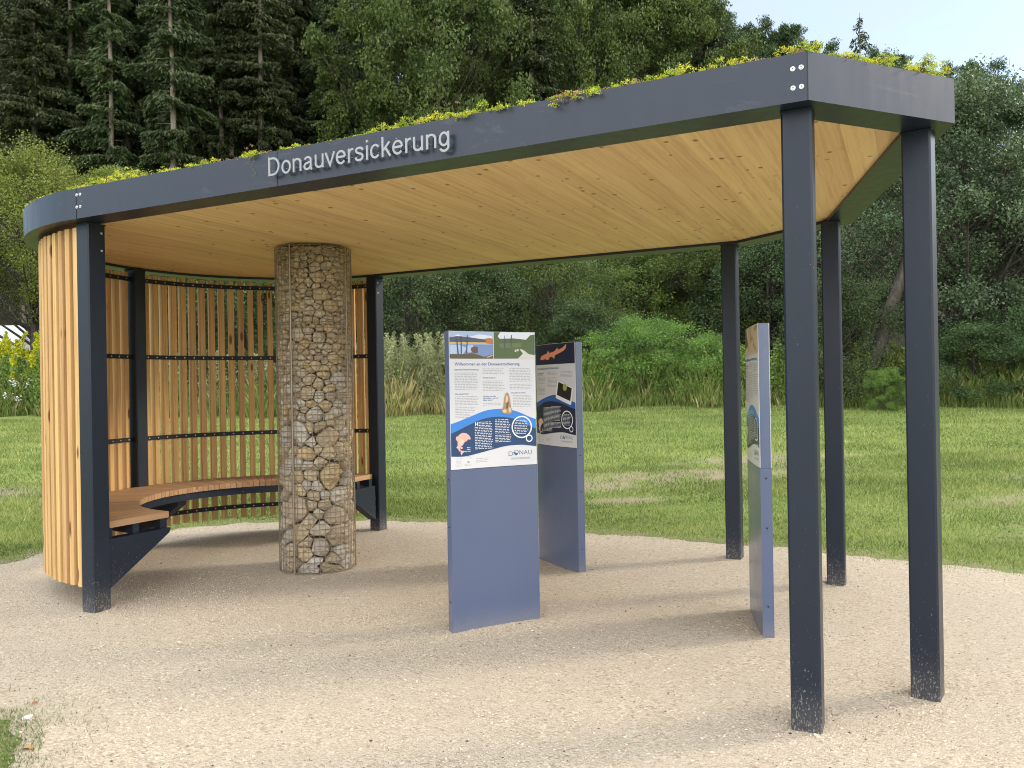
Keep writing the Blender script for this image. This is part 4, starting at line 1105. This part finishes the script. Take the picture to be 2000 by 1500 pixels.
# leaning trunk
b=MB(); pts=[at(1688,775,19.2),at(1712,690,19.2),at(1738,610,19.2),at(1765,530,19.3),at(1800,430,19.4),at(1850,340,19.8)]
b.tube([tuple(p) for p in pts],[.19,.17,.16,.13,.10,.06],9); bb=b.build('leaning_trunk',M['barkd'],None,smooth=True); tag(bb,'bare grey leaning trunk rising behind the two right front posts','tree')

# conifer and beech forest on the hillside
def forest():
    G='dark spruces crowded on the hillside behind the shelter'; GL='dark spruce in the crowded hillside stand behind the shelter'
    named=[('s4',207,44,-330,'tall spruce with clear pale trunk above the left roof half, nearest the yellow-green tree'),('s4',325,42,-420,'spruce whose pale bare trunk stands above the left roof beside its twin'),('s4',345,46,-300,'twin spruce trunk just right of the palest trunk'),
           ('s4',422,47,-300,'slim spruce trunk with drooping twigs left of the dark gap'),('s3',60,46,-260,'broad dark spruce at the upper left border'),('s3',130,48,-330,'dark spruce between the left border and the pale trunk')]
    for k,px,d,top,lab in named: bypx('spruce_tree',k,'spruce',px,d,top,lab,'tree',rz=random.uniform(0,6))
    # stand of spruces, left
    for i in range(54):
        px=-220+i*14.5+random.uniform(-14,14); d=random.choice((48,53,58,64,70,78))+random.uniform(-2,2)
        bypx('spruce_tree',random.choice(('s1','s2','s3','s1')),'spruce',px,d,random.uniform(-420,-120),GL,'tree',group=G)
    bypx('spruce_tree','s1','spruce',1032,46,-260,'lone grey-brown spruce trunk standing between the beeches above the roof middle','tree')
    # beech and mixed broadleaf above the roof, centre
    named=[('s1',640,50,-160,'dark spruce with hanging twigs above the lettering',None),('d2',850,44,-190,'big olive green beech above the roof left of the grey spruce',420),('d3',745,46,-60,'olive broadleaf tree above the first half of the roof',300),('d1',920,48,10,'lower spreading beech limb right over the yellow roof plants',260),
           ('d1',1130,50,-130,'green beech right of the grey spruce trunk',260),('d2',1240,52,-60,'beech with sky gaps above the middle of the roof',320),('d3',1340,54,-30,'beech whose top thins out against the sky near the roof corner',260),('s3',560,52,-300,'very dark spruce at the edge of the broadleaf trees',None)]
    for k,px,d,top,lab,w in named: bypx('spruce_tree' if k[0]=='s' else 'beech_tree',k,'spruce' if k[0]=='s' else 'decid',px,d,top,lab,'tree',w)
    G2='broadleaf trees in the mixed wood behind'; GL2='green broadleaf tree in the mixed wood behind the shelter'
    for i in range(21):
        px=560+i*41+random.uniform(-20,20); d=random.choice((56,62,70))+random.uniform(-2,2)
        top=np.interp(px,[560,900,1250,1380,1480,1560,1650],[-200,-90,10,60,90,115,150])+random.uniform(-10,50)
        bypx('beech_tree',random.choice(('d1','d2','d3')),random.choice(('decid','dkleaf')),px,d,top,GL2,'tree',random.uniform(190,280),group=G2)
    # skyline at right
    tops=[(1410,35),(1450,60),(1495,75),(1540,62),(1590,98),(1625,118),(1668,135),(1712,112),(1748,118),(1790,132),(1830,140),(1862,165)]
    for i,(px,t) in enumerate(tops):
        bypx('pine_tree',random.choice(('d1','d3')),'dkleaf',px,64+random.uniform(-4,4),t,'dark tree in the skyline row beyond the roof corner','tree',random.uniform(130,190),group='skyline trees beyond the roof corner')
    bypx('spruce_tree','lone','spruce',1678,70,24,'single pointed spruce silhouetted against the sky','tree',170)
    bypx('pine_tree','d3','dkleaf',1905,46,130,'dark airy tree crown against the sky above the willow','tree',190)
    bypx('pine_tree','d1','dkleaf',1962,44,178,'second dark airy crown at the right skyline above the willow','tree',180)
    bypx('pine_tree','d1','dkleaf',2060,44,240,'dark crown at the far right skyline','tree',190)
forest()

# distant building glimpse at left
def farbuilding():
    pr=at(60,634,36); e=empty('house',(pr.x-3.4,36,pr.z-5.2*.58),R(6),'pale house roof glimpsed under the yellow-green tree at the left border','house'); e.scale=(.58,.58,.58)
    b=MB(); b.box((0,0,1.6),(11,7,3.2)); b.build('wall',flat('render_wall',(.45,.44,.42),.8),e)
    b=MB(); v=[(-5.8,-3.9,3.2),(5.8,-3.9,3.2),(5.8,3.9,3.2),(-5.8,3.9,3.2),(-5.8,0,5.2),(5.8,0,5.2)]; b.add(v,[(0,1,5,4),(2,3,4,5),(0,4,3),(1,2,5),(0,3,2,1)]); b.build('roof',flat('pale_roof',(.42,.46,.52),.6),e)
    for x in (-3.5,-.5,2.5):
        b=MB(); b.box((x,-3.52,1.7),(1.1,.08,1.2)); b.build('window',flat('pane',(.06,.07,.09),.1),e)
farbuilding()
# pale marker pole seen above bushes
b=MB(); p=at(1151,560,31); b.tube([(p.x,p.y,zgs(p.x,p.y)-.1),(p.x,p.y,at(1151,498,31).z)],.09,8); b.tube([(p.x+.28,p.y,zgs(p.x,p.y)-.1),(p.x+.28,p.y,at(1151,500,31).z)],.03,6)
o=b.build('marker_pole',flat('pole_grey',(.30,.32,.32),.6)); tag(o,'pale grey pole sticking out of the bushes just below the roof edge','pole')

# ------------------------------------------------------------------ tall meadow fringe
def fringe():
    Vs=[];T=[]
    N=110000; x=rng.uniform(-19,16,N); off=rng.random(N)**1.2*2.6; y=edge_y(x)+off-.1+.25*np.sin(x*2.3)+.15*np.sin(x*5.1)
    z=zg(x,y); px=1000+x/y*F
    hh=(.25+.75*np.clip(off/1.2,0,1))*rng.uniform(.45,1.05,N)*1.35
    hh*=np.where((px>740)&(px<900),1.05,.85)*np.where(px>1400,.8,1)
    a=rng.uniform(0,2*PI,N); la=rng.uniform(0,2*PI,N); lean=rng.uniform(.05,.45,N)*hh; w=rng.uniform(.006,.016,N)
    B=np.stack([x,y,z-.02],1); wv=np.stack([np.cos(a),np.sin(a),0*a],1)*w[:,None]
    mid=B+np.stack([np.cos(la)*lean*.35,np.sin(la)*lean*.35,hh*.6],1); tip=B+np.stack([np.cos(la)*lean,np.sin(la)*lean,hh],1)
    V_=np.stack([B-wv,B+wv,mid+wv*.7,tip],1)
    nz=np.sin(x*1.1+2)*np.sin(x*.43)+rng.normal(size=N)*.45
    straw=((px>730)&(px<880)&(rng.random(N)<.62))|(rng.random(N)<.13+.12*(nz>.5))
    mi=np.where(straw,1,0)
    me=quads('meadow_grass',V_,np.clip(rng.normal(.45,.25,N),0,1),[M['weed'],M['straw']],mi)
    tag(link('meadow_grass',me),'uncut tall green and straw coloured grass fringe along the lawn','grass',kind='stuff')
    # leafy herbs
    def herbs(name,label,cat,n,x0,x1,d0,d1,h0,h1,mat,leaf,per,tipmat=None,seed=1,spike=.04):
        r=np.random.default_rng(seed); Vs=[];T=[];Mi=[]
        for i in range(n):
            x=r.uniform(x0,x1); y=edge_y(x)+r.uniform(d0,d1); z=zgs(x,y); h=r.uniform(h0,h1); lx,ly=r.normal(size=2)*.09*h
            k=int(per*h); q=r.random(k)**.8; C=np.stack([x+lx*q*q,y+ly*q*q,z+h*q],1)+np.stack([r.normal(size=k),r.normal(size=k),r.normal(size=k)*.4],1)*(spike+.16*h*(1-q)**.8)[:,None]*.45
            D=np.stack([C[:,0]-x,C[:,1]-y,.25+0*q],1)*3
            Vs.append(leaf_quads(C,r.uniform(.6,1.3,k)*leaf,r,2.4,.3,D,.5)); T.append(np.clip(r.normal(.5,.22,k),0,1)); Mi.append(np.where((q>.80)&(tipmat is not None),1,0))
        me=quads(name,np.concatenate(Vs),np.concatenate(T),[M[mat]]+([M[tipmat]] if tipmat else []),np.concatenate(Mi))
        tag(link(name,me),label,cat,kind='stuff')
    herbs('mugwort','tall silvery mugwort stand in front of the dark bushes by the rear wall post','weeds',230,-4.1,-1.0,.5,2.0,1.0,2.1,'mug',.065,280,seed=3)
    herbs('mugwort_behind_wall','pale yellow-green tall weeds seen through the slat wall','weeds',360,-12.5,-3.6,.4,2.2,.9,1.7,'mug',.075,200,seed=4)
    herbs('goldenrod','green goldenrod thicket with bright yellow tops left of the slat wall','weeds',230,-20,-10.5,.2,2.6,1.1,2.3,'weed',.085,300,'goldenrod',seed=5)
    herbs('nettles','green nettles along the lawn edge behind the signs','weeds',420,.6,7.6,.5,2.8,.7,1.5,'weed',.085,260,seed=6)
    herbs('meadow_herbs','blue-green waist-high herbs below the willow','weeds',330,7.0,15.5,.7,3.0,.6,1.5,'weed',.085,230,seed=7)
fringe()
def whiteflowers():
    Vs=[]; r=np.random.default_rng(9)
    for (px,py,d,n) in ((28,748,22,9),(14,772,22,5),(32,779,22,7),(57,749,22,4)):
        c=np.array(at(px,py,d)); C=c+r.normal(size=(n*5,3))*.05; Vs.append(leaf_quads(C,.05,r,1.3,1))
    me=quads('white_flower_heads',np.concatenate(Vs),np.full(sum(len(v) for v in Vs),.5),[M['whitef']]); tag(link('white_flower_heads',me),'few white flower heads among the goldenrod at the left','flowers',kind='stuff')
whiteflowers()

# ------------------------------------------------------------------ light
CB=9.6; EL=R(26); SD=Vector((math.cos(R(14)),math.sin(R(14)),0)).normalized(); sun_dir=Vector((SD.x*math.cos(EL),SD.y*math.cos(EL),math.sin(EL)))
sl=bpy.data.lights.new('sun','SUN'); sl.energy=1.5; sl.angle=R(10); sl.color=(1,.90,.76)
so=bpy.data.objects.new('sun',sl); COL.objects.link(so); so.rotation_euler=(-sun_dir).to_track_quat('-Z','Y').to_euler()
w=bpy.data.worlds.new('World'); sc.world=w; w.use_nodes=True; nt=w.node_tree; nt.nodes.clear()
def N_(t,**k):
    x=nt.nodes.new('ShaderNode'+t)
    for a,b in k.items(): setattr(x,a,b)
    return x
L_=nt.links.new
out=N_('OutputWorld'); bg=N_('Background'); sky=N_('TexSky',sky_type='NISHITA',sun_disc=False)
sky.sun_elevation=EL; sky.sun_rotation=math.atan2(sun_dir.x,sun_dir.y); sky.air_density=1.0; sky.dust_density=.7; sky.ozone_density=1.5
bg.inputs[1].default_value=.15
tc=N_('TexCoord'); mp=N_('Mapping'); mp.inputs['Scale'].default_value=(1,1,2.6)
nz=N_('TexNoise'); nz.inputs['Scale'].default_value=2.1; nz.inputs['Detail'].default_value=6; nz.inputs['Roughness'].default_value=.55; nz.inputs['Distortion'].default_value=.4
rp=N_('ValToRGB'); rp.color_ramp.elements[0].position=.33; rp.color_ramp.elements[1].position=.60; rp.color_ramp.elements[1].color=(.9,.9,.9,1); rp.color_ramp.elements[0].color=(.15,.15,.15,1)
L_(tc.outputs['Generated'],mp.inputs[0]); L_(mp.outputs[0],nz.inputs['Vector']); L_(nz.outputs['Fac'],rp.inputs[0])
mx=N_('Mix',data_type='RGBA'); mx.inputs[7].default_value=(2.35,2.7,3.15,1)
L_(rp.outputs[0],mx.inputs[0]); L_(sky.outputs[0],mx.inputs[6])
# added unseen bright cloud overhead and behind the viewer, raises the ambient fill
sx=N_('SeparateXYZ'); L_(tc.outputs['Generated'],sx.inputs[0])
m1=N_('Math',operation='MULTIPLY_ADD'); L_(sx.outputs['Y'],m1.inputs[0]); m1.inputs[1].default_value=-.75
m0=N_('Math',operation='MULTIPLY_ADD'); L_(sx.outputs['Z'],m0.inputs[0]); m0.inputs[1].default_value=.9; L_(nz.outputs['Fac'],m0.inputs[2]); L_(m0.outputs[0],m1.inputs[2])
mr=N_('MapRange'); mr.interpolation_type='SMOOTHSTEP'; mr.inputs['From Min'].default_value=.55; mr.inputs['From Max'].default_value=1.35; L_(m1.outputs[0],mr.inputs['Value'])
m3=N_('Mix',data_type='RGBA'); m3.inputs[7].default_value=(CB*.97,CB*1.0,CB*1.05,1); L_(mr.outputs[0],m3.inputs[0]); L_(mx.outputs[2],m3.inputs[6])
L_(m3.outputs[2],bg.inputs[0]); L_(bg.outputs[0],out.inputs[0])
vs=sc.view_settings; vs.view_transform='Standard'; vs.look='None'; vs.exposure=1.15; vs.gamma=1
sc.render.engine='CYCLES'; sc.cycles.filter_width=1.05; sc.cycles.pixel_filter_type='BLACKMAN_HARRIS'; sc.cycles.max_bounces=6; sc.cycles.diffuse_bounces=4; sc.cycles.glossy_bounces=3; sc.cycles.transmission_bounces=3; sc.cycles.use_denoising=True
